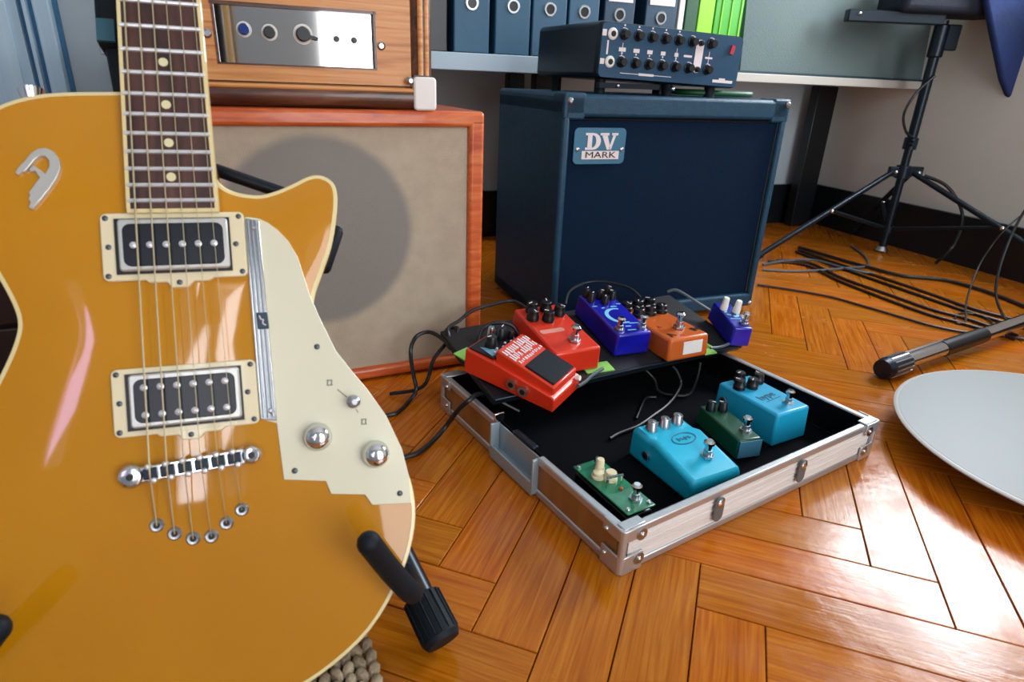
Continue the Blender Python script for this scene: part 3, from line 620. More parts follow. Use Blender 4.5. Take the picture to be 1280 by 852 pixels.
for y, segs in ((.0885, ((-.033, -.003), (.002, .032))), (.0745, ((-.033, -.010), (-.005, .032))), (.0625, ((-.030, .030),))):
    for x0, x1 in segs:
        x = x0
        while x < x1-.002:
            w2 = random.choice((.0032, .0040, .0048)); hgt = .0125 if y > .065 else .005
            b.box((x+w2/2, y+(hgt*.25 if random.random() < .5 else 0), .0006), (w2*.62, hgt*random.uniform(.7, 1), .0008))
            if random.random() < .6: b.box((x+w2/2, y-hgt*.25, .0006), (w2, hgt*.22, .0008))
            x += w2+.0014
b.build('lettering', M_print, td)
B().box((W/2, .130, .0402), (W-.010, .044, .003)).build('knob_panel', M_blk, t, .001)
b = B(); b.prism([(.008, .112), (.030, .112), (.016, .140)], .0417, .0423); b.build('panel_print', mat('steel_blue_print', '6fa0b8', .5), t)
knob(t, .030, .130, .0417, .0095, .018); knob(t, .062, .134, .0417, .0095, .018); knob(t, .046, .142, .0417, .006, .022, M_chrome, mark=False); knob(t, .072, .122, .0417, .0055, .013, mark=False)
b = B()
for k in range(6): b.ball((.018+k*.011, .1145+(.004 if k % 2 else 0), .0425), .0022, n=8)
b.build('scale_dots', M_print, t)
jack(t, (0, .070, .017), (-1, 0, 0), .0078); jack(t, (0, .050, .014), (-1, 0, 0), .0078)
b = B(); b.cyl((W/2+.028, .002, .024), (W/2+.028, -.004, .026), .004, n=12); b.build('thumb_screw', M_white, t)
# red pedal behind
t = pedal('effect_pedal', 'red effect pedal with black knobs on the board behind the treadle pedal', M_red, (.062, .870, BZ+.001), 27, .086, .150, .040, group=GP)
for x, y in ((.016, .108), (.040, .098), (.068, .112), (.026, .132), (.052, .130)): knob(t, x, y, .0405, .0105, .018)
footswitch(t, .050, .030, .041, 1.2)
b = B(); b.prism([(.008+q[0], .060+q[1]) for q in rrect(0, 0, .044, .011, .005)], .0400, .0408); b.build('name_print', mat('pink_print', 'd89080', .5), t)
jack(t, (.086, .09, .02), (1, 0, 0))
# cobalt blue
t = pedal('effect_pedal', 'cobalt blue effect pedal with pale swoosh and two footswitches on the board', M_blue, (.167, .949, BZ+.001), 23, .068, .150, .0405, group=GP)
for x, y in ((.012, .120), (.034, .128), (.056, .122), (.034, .108), (.012, .138), (.056, .140)): knob(t, x, y, .041, .0072, .016)
for x, y in ((.012, .018), (.056, .018)): footswitch(t, x, y, .041, 1.05)
b = B(); A = [math.radians(d) for d in range(70, 291, 15)]
P = [(.038+.026*math.cos(a), .062+.026*math.sin(a)) for a in A]; Q = [(.041+.0215*math.cos(a), .062+.0225*math.sin(a)) for a in A[::-1]]
b.prism(P+Q, .0405, .0411); b.build('swoosh_print', M_ltblue, t)
b = B()
for x, y, w2 in ((.010, .100, .010), (.022, .092, .007), (.044, .094, .012), (.058, .102, .008), (.034, .014, .016), (.034, .026, .010), (.050, .034, .018)): b.box((x, y, .0407), (w2, .0025, .0005), RZ(random.uniform(-15, 15)))
b.build('small_print', M_ltblue, t)
# orange
t = pedal('effect_pedal', 'orange effect pedal with six black knobs and white sticker on its front', M_orange, (.257, .944, BZ+.001), 26.5, .086, .168, .040, group=GP, bev=.005)
for x, y in ((.015, .146), (.043, .149), (.071, .150), (.017, .110), (.044, .113), (.070, .115)): knob(t, x, y, .0405, .0118, .016)
footswitch(t, .050, .040, .041, 1.25)
b = B(); b.box((.050, -.0006+.001, .021), (.040, .0012, .022), RX(-3)); b.build('sticker', M_white, t)
lettering('A', .020, M_dkprint, t, (.016, .018, .0405), RZ(20), .0003, offset=.0006); lettering('IN', .018, M_dkprint, t, (.074, .026, .0405), RZ(10), .0003, offset=.0005)
lettering('A', .012, M_red, t, (.033, .012, .0405), RZ(5), .0003); lettering('A', .012, mat('red_print', 'a03010', .5), t, (.020, .055, .0405), RZ(25), .0003)
jack(t, (.086, .11, .02), (1, 0, 0))
# small blue at the right
t = pedal('effect_pedal', 'small blue mini pedal with two white knobs at the right end of the board', M_blue, (.383, 1.030, BZ+.001), 9, .038, .100, .036, group=GP, bev=.003)
for x, y in ((.010, .070), (.030, .060)): knob(t, x, y, .0365, .0068, .024, M_white, mark=False)
footswitch(t, .026, .018, .0365, 1)
b = B()
for x, y, w2, h_ in ((.012, .050, .008, .006), (.022, .044, .007, .007), (.028, .048, .005, .009), (.018, .035, .020, .0025), (.010, .060, .006, .004)): b.box((x, y, .0366), (w2, h_, .0005), RZ(random.uniform(-30, 30)))
b.build('small_print', M_ltblue, t)
b = B(); b.box((.048, .062, .022), (.024, .012, .016)); b.build('angled_plug', M_nickel, t, .004)
# the board slopes up toward its back edge: tilt it and the pedals on it about its front rail
TB = Matrix.Translation((-.024, .80, .062)) @ RZ(29.5) @ RX(9) @ RZ(-29.5) @ Matrix.Translation((.024, -.80, -.062))
for o in [o for o in COL.objects if not o.parent and o.get('category') in ('effect pedal', 'board') and 'board' in o['label'] and o.location.z < .1 and o.location.z > .02]:
    o.rotation_mode = 'QUATERNION'; m = TB @ (Matrix.Translation(o.location) @ Matrix.Rotation(BOARD_YAW[o.name], 4, 'Z')); o.matrix_world = m
# ================================================================== CABLES
def cable(pts, r, label, m=M_cable, name='cable', group=None):
    o = B().tube(pts, r, n=8).build(name, m); return tag(o, label, 'cable', group)
CB = [
 ('thick black cable crossing the left rim of the tray from the parquet', .0036, M_cable, [(-.26, .66, .004), (-0.149, 0.74, 0.004), (-0.124, 0.76, 0.004), (-0.106, 0.795, 0.006), (-0.091, 0.812, 0.02), (-0.073, 0.806, 0.05), (-0.059, 0.803, 0.066), (-0.044, 0.821, 0.068), (-0.019, 0.838, 0.05), (0.015, 0.843, 0.03)]),
 ('black cable rising in an arch beside the left rear corner of the tray', .0034, M_cable, [(-.26, .80, .004), (-0.195, 0.855, 0.004), (-0.176, 0.869, 0.004), (-0.163, 0.907, 0.006), (-0.154, 0.917, 0.02), (-0.159, 0.927, 0.04), (-0.166, 0.946, 0.06), (-0.167, 0.956, 0.08), (-0.158, 0.97, 0.095), (-0.137, 0.974, 0.1), (-0.112, 0.954, 0.095), (-0.097, 0.936, 0.088), (-0.071, 0.943, 0.088)]),
 ('black cable knotted by the corner of the tray and rising across the orange cabinet', .0032, M_cable, [(-0.20, 0.93, .004), (-0.145, 0.93, 0.02), (-0.128, 0.944, 0.065), (-0.107, 0.966, 0.09), (-0.112, 0.984, 0.1), (-0.102, 0.996, 0.1), (-0.092, 0.981, 0.105), (-0.098, 0.957, 0.09), (-0.107, 0.967, 0.11), (-0.091, 1.01, 0.11), (-0.073, 1.030, 0.12), (-0.043, 1.05, 0.125), (-0.003, 1.078, 0.125), (0.026, 1.05, 0.12), (.035, 1.02, .115)]),
 ('black cable curling over the rear of the treadle pedal', .0034, M_cable, [(-0.051, 0.929, 0.09), (-0.055, 0.948, 0.1), (-0.046, 0.97, 0.115), (-0.025, 0.974, 0.122), (-0.001, 0.975, 0.118), (0.013, 0.973, 0.1)]),
 ('thin patch cable drooping from the board and back up to the orange pedal', .0024, M_cable, [(0.153, 0.935, 0.07), (0.188, 0.960, 0.066), (0.223, 0.975, 0.05), (0.247, 0.975, 0.03), (0.253, 0.958, 0.016), (0.275, 0.948, 0.014), (0.303, 0.950, 0.016), (0.314, 0.956, 0.04), (0.317, 0.962, 0.070)]),
 ('black patch cable sweeping forward across the tray lining', .0030, M_cable, [(0.271, 0.965, 0.06), (0.281, 0.966, 0.05), (0.29, 0.962, 0.03), (0.278, 0.940, 0.0185), (0.256, 0.908, 0.014), (0.226, 0.872, 0.0135), (0.199, 0.841, 0.0135), (0.167, 0.817, 0.0135), (0.15, 0.8, 0.0135)]),
 ('short thin lead dropping inside the tray left of the sloping pedal', .0022, M_cable, [(0.246, 0.942, 0.0125), (0.228, 0.936, 0.0125), (0.214, 0.903, 0.0125), (0.200, 0.865, 0.0125)]),
 ('short grey lead leaving the side of the treadle pedal', .0028, M_cablegrey, [(0.100, 0.83, 0.083), (0.112, 0.85, 0.080), (0.127, 0.878, 0.079), (0.146, 0.905, 0.078)]),
 ('thin patch cable arching behind the cobalt pedal knobs', .0024, M_cable, [(0.095, 1.085, 0.12), (0.104, 1.119, 0.135), (0.135, 1.151, 0.142), (0.172, 1.151, 0.146), (0.216, 1.133, 0.142), (0.236, 1.113, 0.13)]),
 ('short grey patch cable slanting down behind the orange pedal', .0030, M_cablegrey, [(0.295, 1.155, 0.13), (0.312, 1.151, 0.135), (0.346, 1.132, 0.120), (0.375, 1.12, 0.105)]),
 ('short grey patch lead between the orange and small blue pedals', .0024, M_cablegrey, [(0.340, 0.992, 0.085), (0.360, 1.005, 0.082), (0.381, 1.022, 0.082)])]
for lab, rr, mm, pts in CB: cable(pts, rr, lab, mm)
for lab, rr, mm, pts in (
 ('thin dark cable wandering over the parquet beside the black cabinet', .0032, M_cablebr, [(0.659, 1.642, 0.004), (0.731, 1.614, 0.004), (0.816, 1.566, 0.004), (0.867, 1.508, 0.004), (0.925, 1.433, 0.004), (0.97, 1.376, 0.004), (1.024, 1.341, 0.004), (1.10, 1.33, 0.004), (1.16, 1.30, .004)]),
 ('black cable under the tripod running right along the wall', .005, M_cable, [(0.955, 2.094, 0.006), (1.013, 1.978, 0.006), (1.073, 1.874, 0.006), (1.134, 1.791, 0.006), (1.235, 1.766, 0.006), (1.284, 1.697, 0.006), (1.306, 1.615, 0.006), (1.325, 1.50, 0.006), (1.40, 1.3, .006)]),
 ('first of the two parallel dark cables crossing under the tripod', .004, M_cablebr, [(0.943, 2.063, 0.004), (0.997, 1.911, 0.004), (1.066, 1.76, 0.004), (1.12, 1.627, 0.004), (1.161, 1.511, 0.004), (1.226, 1.427, 0.004), (1.34, 1.28, .004)]),
 ('second of the two parallel dark cables crossing under the tripod', .004, M_cable, [(0.922, 2.035, 0.004), (0.970, 1.89, 0.004), (1.031, 1.730, 0.004), (1.084, 1.60, 0.004), (1.128, 1.49, 0.004), (1.185, 1.40, 0.004), (1.30, 1.25, .004)]),
 ('dark brown cable in the near pair, its right neighbour alongside', .004, M_cablebr, [(0.817, 1.921, 0.004), (0.909, 1.898, 0.004), (0.938, 1.742, 0.004), (0.993, 1.611, 0.004), (1.042, 1.497, 0.004), (1.088, 1.44, 0.004), (1.119, 1.379, 0.004), (1.14, 1.33, .004)]),
 ('dark brown cable nearest the camera of the bundled pair', .004, M_cablebr, [(0.783, 1.904, 0.004), (0.884, 1.87, 0.004), (0.915, 1.715, 0.004), (0.962, 1.575, 0.004), (1.010, 1.46, 0.004), (1.053, 1.406, 0.004), (1.09, 1.358, 0.004), (1.12, 1.31, .004)]),
 ('grey cable running from behind the cabinet toward the skirting', .0035, M_cablegrey, [(0.729, 1.8, 0.004), (0.835, 1.797, 0.004), (1.006, 1.845, 0.008), (1.09, 1.90, 0.004), (1.14, 2.02, 0.004), (1.16, 2.15, 0.004)]),
 ('short grey lead under the left tripod leg', .0035, M_cablegrey, [(0.747, 1.849, 0.006), (0.828, 1.898, 0.006), (0.931, 1.93, 0.006), (0.985, 1.834, 0.010), (1.06, 1.80, 0.004)]),
 ('thin looped lead hanging down and coiling on the parquet', .0022, M_cable, [(1.125, 1.386, 0.004), (1.146, 1.432, 0.004), (1.139, 1.469, 0.004), (1.103, 1.472, 0.004), (1.068, 1.438, 0.004), (1.048, 1.399, 0.004), (1.073, 1.409, 0.006), (1.10, 1.46, 0.03), (1.164, 1.55, 0.068), (1.212, 1.6, 0.123), (1.242, 1.6, 0.193), (1.294, 1.6, 0.256)])):
    cable(pts, rr, lab, mm, group=None)
cable([(1.172, 1.45, 0.306), (1.152, 1.45, 0.26), (1.126, 1.43, 0.199), (1.103, 1.4, 0.131), (1.093, 1.37, 0.083), (1.106, 1.345, 0.044), (1.129, 1.335, 0.026)], .0030, 'black cable hanging in a curve down to the chrome tube at the right edge')
# ================================================================== TRIPOD STAND
BP = Vector((1.233, 2.092, 0))
ts = thing('tripod_stand', 'black tripod stand with splayed legs in the room corner', 'stand', BP)
B().cyl((0, 0, .022), (0, 0, .36), .0125, n=16).build('pole', M_blkmetal, ts)
B().cyl((0, 0, .34), (0, 0, .70), .0145, n=16).build('upper_tube', M_blkmetal, ts)
b = B(); b.cyl((0, 0, .245), (0, 0, .285), .022, n=18); b.box((-.02, 0, .265), (.05, .018, .03)); b.box((.03, .0, .268), (.06, .018, .03)); b.build('leg_collar', M_blkmetal, ts, .002)
for x in (-.028, .045):
    b = B(); b.ball((x, -.013, .265), .007); b.build('bolt', M_chrome, ts)
B().cyl((0, 0, .335), (0, 0, .37), .020, n=18).build('clutch', M_blkmetal, ts)
b = B(); b.cyl((-.01, -.02, .355), (-.01, -.04, .355), .009, n=12); b.build('clutch_knob', M_blkmetal, ts)
b = B(); b.cyl((0, 0, .07), (0, 0, .09), .020, n=18); b.build('lower_collar', M_blkmetal, ts)
b = B(); b.lathe([(.012, .0), (.02, .008), (.012, .022)]); b.build('foot_cap', M_nickel, ts)
b = B(); b.cyl((0, 0, .60), (0, 0, .69), .021, n=18); b.box((.028, 0, .655), (.05, .025, .07)); b.build('top_clamp', M_blkmetal, ts, .004)
def leg(tip, joint):
    s0 = Vector((math.copysign(.03, tip[0]), 0, .265)); tp = Vector(tip)
    l = B().cyl(s0, tp, .0085, n=12).build('leg', M_blkmetal, ts)
    j = s0.lerp(tp, joint)
    B().cyl(j, (0, 0, .08), .006, n=10).build('brace', M_blkmetal, ts)
    b = B(); b.ball(j+Vector((0, -.009, 0)), .007); b.build('bolt', M_chrome, l)
    b = B(); b.cyl(tp-(tp-s0).normalized()*.03, tp, .012, n=12); b.build('rubber_foot', M_rub, l)
leg((-.50, -.20, .012), .46); leg((.325, -.60, .012), .45); leg((.02, .26, .012), .45)
cable([(1.285, 2.06, .26), (1.34, 2.02, .235), (1.38, 1.98, .17), (1.375, 1.95, .11), (1.35, 1.93, .06), (1.33, 1.95, .006)], .005, 'black cable dropping from the tripod collar to the floor')
cable([(1.238, 2.07, .55), (1.19, 2.06, .50), (1.17, 2.06, .44), (1.19, 2.06, .39), (1.225, 2.07, .37)], .004, 'thin cable bowed along the tripod pole')
# what the stand carries
b = B(); b.box((0, 0, 0), (.34, .16, .11)); o = b.build('instrument_case', M_casebag, None, .02, seg=4); o.location = (1.235, 2.10, .765)
tag(o, 'black padded instrument case lying on top of the tripod stand', 'case')
t = thing('black_bar', 'flat black metal bar poking out to the left of the tripod top', 'bar', (1.07, 2.06, .700)); B().box((0, 0, 0), (.28, .03, .032)).build('bar', M_blkmetal, t, .003)
b = B(); b.ball((-.11, -.016, .005), .005); b.build('bolt', M_chrome, t)
b = B(); pts = [(-.085, .22), (.14, .22), (.14, -.19), (.05, -.075), (-.01, .03), (-.06, .12)]
b.T = Matrix.Translation((1.335, 2.0, .62)) @ RX(90)
b.prism(pts, -.012, .012); tag(b.build('navy_cloth', M_cloth, None, .008, seg=3), 'navy cloth hanging in a pointed fold below the instrument case', 'cloth')
# ================================================================== CHROME TUBE ON THE FLOOR
A = Vector((.696, 1.076, .021)); D_ = Vector((.86, .51, .022)).normalized()
t = thing('chrome_tube_leg', 'black and chrome tube leg with ribbed rubber end lying on the parquet', 'stand leg', (0, 0, 0))
t.location = A; R_ = D_.to_track_quat('X', 'Z').to_matrix().to_4x4(); t.rotation_euler = R_.to_euler()
B().cyl((.06, 0, 0), (1.0, 0, .0), .0155, n=20).build('tube', M_chrome, t)
b = B(); b.cyl((.0, 0, 0), (.012, 0, 0), .018, .0205, n=20); b.cyl((.012, 0, 0), (.072, 0, 0), .0205, .019, n=20); rc = b.build('rubber_cap', M_blkmetal, t)
for k in range(14):
    a = 2*math.pi*k/14; b = B(); b.box((.042, .0198*math.cos(a), .0198*math.sin(a)), (.054, .0028, .0028), RX(math.degrees(a))); b.build('rib', M_nickel, rc)
b = B(); b.cyl((.20, 0, 0), (.36, 0, 0), .0166, n=20); b.build('sleeve', M_blk, t)
b = B(); b.T = RX(20); b.box((.14, .011, .010), (.14, .004, .006)); b.build('groove_strip', M_blk, t)
# ================================================================== DISC
t = thing('round_disc', 'large pale grey round disc at the right edge, raised just off the parquet', 'table base', (.848, .788, 0))
b = B(); b.lathe([(.250, .036), (.2535, .0365), (.2575, .039), (.2575, .0405), (.254, .0425), (.250, .0422)], n=96); b.build('rim', M_rim, t)
b = B(); b.lathe([(.01, .036), (.2515, .0362), (.2515, .0427), (.01, .0432)], n=96); b.build('plate', M_disc, t)
b = B(); b.lathe([(.05, 0), (.05, .036)], n=32); b.build('foot', M_blk, t)
# ================================================================== JUTE MAT
t = thing('jute_mat', 'round woven jute mat on the parquet under the guitar', 'mat', (-.300, .318, 0))
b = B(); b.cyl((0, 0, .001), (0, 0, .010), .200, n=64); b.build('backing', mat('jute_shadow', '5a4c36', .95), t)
b = B()
r = .206; k_ = 0
while r > .05:
    n = int(2*math.pi*r/.0135)
    for k in range(n):
        a = 2*math.pi*(k+(.5 if k_ % 2 else 0))/n
        if True:
            b.T = Matrix.Translation((r*math.cos(a), r*math.sin(a), .012)) @ Matrix.Rotation(a+math.pi/2+(.5 if k_ % 2 else -.5), 4, 'Z')
            b.ball((0, 0, 0), .0068, (1.25, .8, .9), n=8)
    r -= .0105; k_ += 1
o = b.build('woven_strand', M_jute, t); o['kind'] = 'stuff'
# ================================================================== GUITAR
GM = Matrix(((.9464, -.1352, .2934), (.3228, .4272, -.8446), (-.0112, .894, .4479)))
q = GM.to_quaternion(); q.normalize()
gt = thing('electric_guitar', 'amber lacquered single cutaway electric guitar with cream pickguard, leaning on its stand', 'guitar')
gt.rotation_mode = 'QUATERNION'; gt.rotation_quaternion = q; gt.location = (-.2437, .4098, .2150); gt.scale = (1.12,)*3
OUT = [(28, 199), (38, 191), (54, 188), (66, 190.5), (79, 196), (91, 202), (100, 203), (108.5, 198), (111, 188), (109, 171), (104, 150), (96, 130), (88.5, 111), (86.5, 92), (91, 74), (105, 44), (126, 11), (141, -15), (149, -40), (148, -70), (135, -104), (109, -139), (72, -163), (36, -174), (0, -177), (-36, -174), (-74, -163), (-110, -140), (-137, -106), (-150, -70), (-151, -35), (-141, 3), (-122, 45), (-107, 76), (-100, 94), (-98.5, 106), (-102, 120), (-111, 142), (-122, 166), (-129, 190), (-128, 215), (-117, 238), (-98, 252), (-73, 259.5), (-40, 262), (-26, 262.5), (-12, 262.5), (6, 258), (20, 240), (25, 215)]
OUT = [Vector((x/1000, y/1000, 0)) for x, y in spline([(x, y, 0) for x, y in OUT], 4) for z in (0,)] if False else [Vector((v.x/1000, v.y/1000, 0)) for v in spline([(x, y, 0) for x, y in OUT], 4)]
cen = Vector((0, .06, 0))
def dome(k): return -.0028*(k**4)
def gbody():
    b = bmesh.new(); rings = []
    for k in (1, .985, .95, .9, .8, .65, .5, .3, .12):
        rings.append([b.verts.new(cen+(p-cen)*k+Vector((0, 0, dome(k)))) for p in OUT])
    n = len(OUT)
    for A_, C_ in zip(rings, rings[1:]):
        for i in range(n): b.faces.new((A_[i], A_[(i+1) % n], C_[(i+1) % n], C_[i]))
    b.faces.new(rings[-1])
    prev = rings[0]
    for dz, k in ((-.010, 1), (-.040, 1), (-.046, .985)):
        cur = [b.verts.new(cen+(p-cen)*k+Vector((0, 0, dz))) for p in OUT]
        for i in range(n): b.faces.new((prev[(i+1) % n], prev[i], cur[i], cur[(i+1) % n]))
        prev = cur
    b.faces.new(prev[::-1]); bb = B(); bb.b.free(); bb.b = b; return bb
gbody().build('body', M_gold, gt)
bi = bmesh.new(); n = len(OUT); sec = []
for i in range(n):
    t_ = (OUT[(i+1) % n]-OUT[i-1]).normalized(); nr = Vector((t_.y, -t_.x, 0))
    if (OUT[i]-cen).dot(nr) < 0: nr = -nr
    p = OUT[i]
    sec.append([bi.verts.new(p+nr*o_+Vector((0, 0, z))) for o_, z in ((-.0026, -.0022), (-.0002, -.0024), (.0005, -.0034), (.0005, -.011), (-.002, -.011))])
for i in range(n):
    A_, C_ = sec[i], sec[(i+1) % n]
    for k in range(5): bi.faces.new((A_[k], A_[(k+1) % 5], C_[(k+1) % 5], C_[k]))
bb = B(); bb.b.free(); bb.b = bi; bb.build('binding', M_bind, gt)
fr = lambda k: .648*2**(-k/12)
fw = lambda y: .0215+.007*((.648-y)/.466)
def quadslab(y0, y1, z0, z1, g=0, w0=None, w1=None):
    b = B(); w0 = fw(y0)+g; w1 = fw(y1)+g; b.hull8([(-w0, y0, z0), (w0, y0, z0), (w1, y1, z0), (-w1, y1, z0)], [(-w0, y0, z1), (w0, y0, z1), (w1, y1, z1), (-w1, y1, z1)]); return b
FE = .648-.472
quadslab(FE, .648, .002, .0078, -.0015).build('fretboard', M_rosewood, gt)
for s in (-1, 1):
    b = B(); a0, a1 = s*(fw(FE)+.0002), s*(fw(.648)+.0002); i0, i1 = s*(fw(FE)-.0022), s*(fw(.648)-.0022)
    b.hull8([(min(a0, i0), FE, .001), (max(a0, i0), FE, .001), (max(a1, i1), .648, .001), (min(a1, i1), .648, .001)], [(min(a0, i0), FE, .008), (max(a0, i0), FE, .008), (max(a1, i1), .648, .008), (min(a1, i1), .648, .008)]); b.build('fretboard_binding', M_bind, gt)
B().box((0, FE-.0012, .0045), (fw(FE)*2, .0026, .007)).build('fretboard_binding', M_bind, gt)
b = B()
for y0, y1, r0, r1 in ((.16, .25, .020, .020), (.25, .62, .0165, .014), (.62, .66, .014, .012)):
    b.T = Matrix.Diagonal((1.38, 1, 1, 1)); b.cyl((0, y0, -.0155), (0, y1, -.0130), r0*.92, r1*.9, n=24)
b.build('neck', M_maple, gt)
for k in range(1, 23):
    y = fr(k); b = B(); b.T = RX(0); b.cyl((-fw(y)+.001, y, .0079), (fw(y)-.001, y, .0079), .0015, n=8); b.build('fret', M_fret, gt)
B().box((0, .6495, .008), (.043, .004, .006)).build('nut', M_cream, gt)
for k in (3, 5, 7, 9, 15, 17, 19, 21):
    y = (fr(k)+fr(k-1))/2; B().cyl((0, y, .007), (0, y, .0081), .0031, n=18).build('fret_marker', M_pearl, gt)
for x in (-.009, .009): y = (fr(12)+fr(11))/2; B().cyl((x, y, .007), (x, y, .0081), .0031, n=18).build('fret_marker', M_pearl, gt)
b = B(); b.prism([(-.022, .652), (.022, .652), (.036, .69), (.040, .80), (.018, .83), (0, .82), (-.018, .83), (-.040, .80), (-.036, .69)], -.014, .001); hs = b.build('headstock', M_gold, gt, .003)
for s in (-1, 1):
    for k in range(3): b = B(); b.cyl((s*.026, .70+k*.035, .0), (s*.026, .70+k*.035, .014), .0035, n=12); b.cyl((s*.055, .70+k*.035, -.008), (s*.062, .70+k*.035, -.008), .009, n=10); b.build('tuner', M_chrome, hs)
# pickups
def pickup(y0, y1, xc, single):
    t_ = None
    w_, yc = .0455, (y0+y1)/2
    pts = rrect(xc-w_, y0, xc+w_, y1, .004)
    b = B(); b.prism(pts, -.002, .0035); b.prism([(xc-.022, y0+.002), (xc-.018, y0-.002), (xc-.007, y0-.002), (xc-.004, y0-.006), (xc+.006, y0-.006), (xc+.010, y0-.002), (xc+.020, y0-.002), (xc+.026, y0+.002)], -.0015, .0034)
    ring = b.build('pickup', M_cream, gt, .0008)
    for x, y in ((-.042, y1-.0035), (-.042, y0+.0035), (.042, y1-.0035), (.042, y0+.0035), (-.041, yc), (.039, yc), (.001, y0-.0025)):
        b = B(); b.lathe([(.0019, 0), (.0019, .0006), (.0008, .0012)], (xc+x, y, .0034), 10); b.build('screw', M_screw, ring)
    B().box((xc-.0005, yc, .002), (.0725, .0385, .006)).build('pickup_gasket', M_blk, ring)
    b = B(); b.prism(rrect(xc-.0345, yc-.0175, xc+.0345, yc+.0185, .0025), .0, .0072); b.build('pickup_cover', M_silver, ring, .0012)
    b = B(); b.prism(rrect(xc-.0315, yc-.0145, xc+.0315, yc+.0150, .005), .003, .0080); b.build('bobbin', M_bobbin, ring, .0005)
    for row in ((0,) if single else (-.0092, .0092)):
        for k in range(6):
            b = B(); b.lathe([(.0023, 0), (.0023, .0008), (.0012, .0014)], (xc+(-25+k*10.05)/1000, yc+row, .0079), 12); b.build('pole_piece', M_fret, ring)
pickup(.1275, .1745, -.001, True); pickup(.0215, .0675, -.0005, False)
# pickguard
GU = [(46.6, 171.3), (54, 170), (60, 167), (67, 161), (73.5, 152.7), (79.3, 140.6), (86.0, 110.5), (93, 90), (101, 69), (111.3, 53), (121.3, 38.5), (134.0, 16.5), (143.5, -9.5), (147.0, -30.5), (147.0, -51.0), (118, -48), (113.4, -39.6), (89.4, -35.7), (86.5, -25.8), (57.8, -20.7), (55.9, 20.1), (45.2, 24.2), (44.2, 170.5)]
b = B(); b.prism([(x/1000, y/1000) for x, y in GU], -.004, .0012); b.build('pickguard', M_guard, gt, .0005)
for x, y in ((87.8, 73.0), (65.7, -15.3), (139.0, -42.3)): b = B(); b.lathe([(.0021, 0), (.0021, .0006), (.001, .0012)], (x/1000, y/1000, .0012), 12); b.build('screw', M_screw, gt)
b = B(); b.hull8([(.0450, .1700, .001), (.0545, .1680, .001), (.0565, .022, .001), (.0455, .024, .001)], [(.0450, .1700, .0032), (.0545, .1680, .0032), (.0565, .022, .0032), (.0455, .024, .0032)]); ms = b.build('metal_strip', M_chrome, gt, .0006)
for k in range(3):
    f0 = .22+k*.28; b = B(); b.cyl((.0450+.0095*f0, .168, .0033), (.0455+.0110*f0, .025, .0033), .0010, n=8); b.build('strip_ridge', M_nickel, ms)
b = B(); b.hull8([(.0480, .1005, .003), (.0555, .1005, .003), (.0560, .0885, .003), (.0484, .0885, .003)], [(.0480, .1005, .0050), (.0555, .1005, .0050), (.0560, .0885, .0050), (.0484, .0885, .0050)]); em = b.build('strip_badge', mat('dark_teal_badge', '0c3448', .3), ms, .0006)
b = B(); b.tube([(.0500, .0982, .0052), (.0510, .0955, .0052), (.0525, .0950, .0052), (.0520, .0925, .0052), (.0540, .0910, .0052)], .0004, n=6); b.build('badge_mark', M_print, em)
for x, y in ((.0508, .1622), (.0528, .0296)): b = B(); b.lathe([(.002, 0), (.002, .0008), (.001, .0016)], (x, y, .0033), 12); b.build('screw', M_nickel, ms)
for x, y in ((.0832, .0072), (.1234, -.0106)):
    b = B(); b.lathe([(.0102, 0), (.0102, .002), (.0092, .0035), (.0088, .010), (.0080, .0125), (.006, .0142), (.002, .0148)], (x, y, .0012), 28); b.build('knob', M_chrome, gt)
b = B(); b.lathe([(.0050, 0), (.0050, .002), (.0028, .003), (.0026, .007), (.0038, .010), (.0040, .013), (.002, .0155)], (.1107, .030, .0012), 18); b.build('toggle_switch', M_nickel, gt)
M_gr = mat('grey_green_print', '7c8474', .5)
b = B(); b.hull8([(.0995, .0400, .0012), (.1000, .0406, .0012), (.1065, .0340, .0012), (.1060, .0334, .0012)], [(.0995, .0400, .0014), (.1000, .0406, .0014), (.1065, .0340, .0014), (.1060, .0334, .0014)])
b.hull8([(.1118, .0240, .0012), (.1123, .0244, .0012), (.1136, .0216, .0012), (.1131, .0212, .0012)], [(.1118, .0240, .0014), (.1123, .0244, .0014), (.1136, .0216, .0014), (.1131, .0212, .0014)]); b.build('position_line', M_gr, gt)
for (x, y) in ((.0946, .0457), (.1169, .0143)):
    b = B(); 
    for dx in (-.0014, .0014): b.box((x+dx, y, .0013), (.0010, .004, .0003), RZ(-8))
    b.box((x, y+.0018, .0013), (.004, .0008, .0003)); b.box((x+.0002, y-.0018, .0013), (.004, .0008, .0003)); b.build('position_mark', M_gr, gt)
# bridge
b = B(); P0 = Vector((-.0365, -.0045, 0)); P1 = Vector((.0385, .0005, 0))
for P_, r_ in ((P0, .0078), (P1, .0066)): b.lathe([(r_, .003), (r_, .0085), (r_*.8, .0105), (r_*.35, .0108)], P_, 24); b.cyl(P_+Vector((0, 0, -.002)), P_+Vector((0, 0, .003)), .004, n=14)
d_ = (P1-P0).normalized(); an2 = math.degrees(math.atan2(d_.y, d_.x)); mid = (P0+P1)/2
b.box(mid+Vector((0, 0, .0062)), (.066, .0105, .0055), RZ(an2)); br = b.build('bridge', M_chrome, gt, .0008)
for k in range(6):
    c = mid+d_*(-.0255+k*.0104)+Vector((0, 0, .0095))
    b = B(); b.box(c, (.0085, .0075, .0045), RZ(an2)); sd = b.build('saddle', M_blkmetal, br, .0008)
    b = B(); b.ball(c+Vector((-.001, .0045, .001)), .0024, n=10); b.ball(c+Vector((.002, -.0045, .001)), .0024, n=10); b.build('saddle_screw', M_fret, sd)
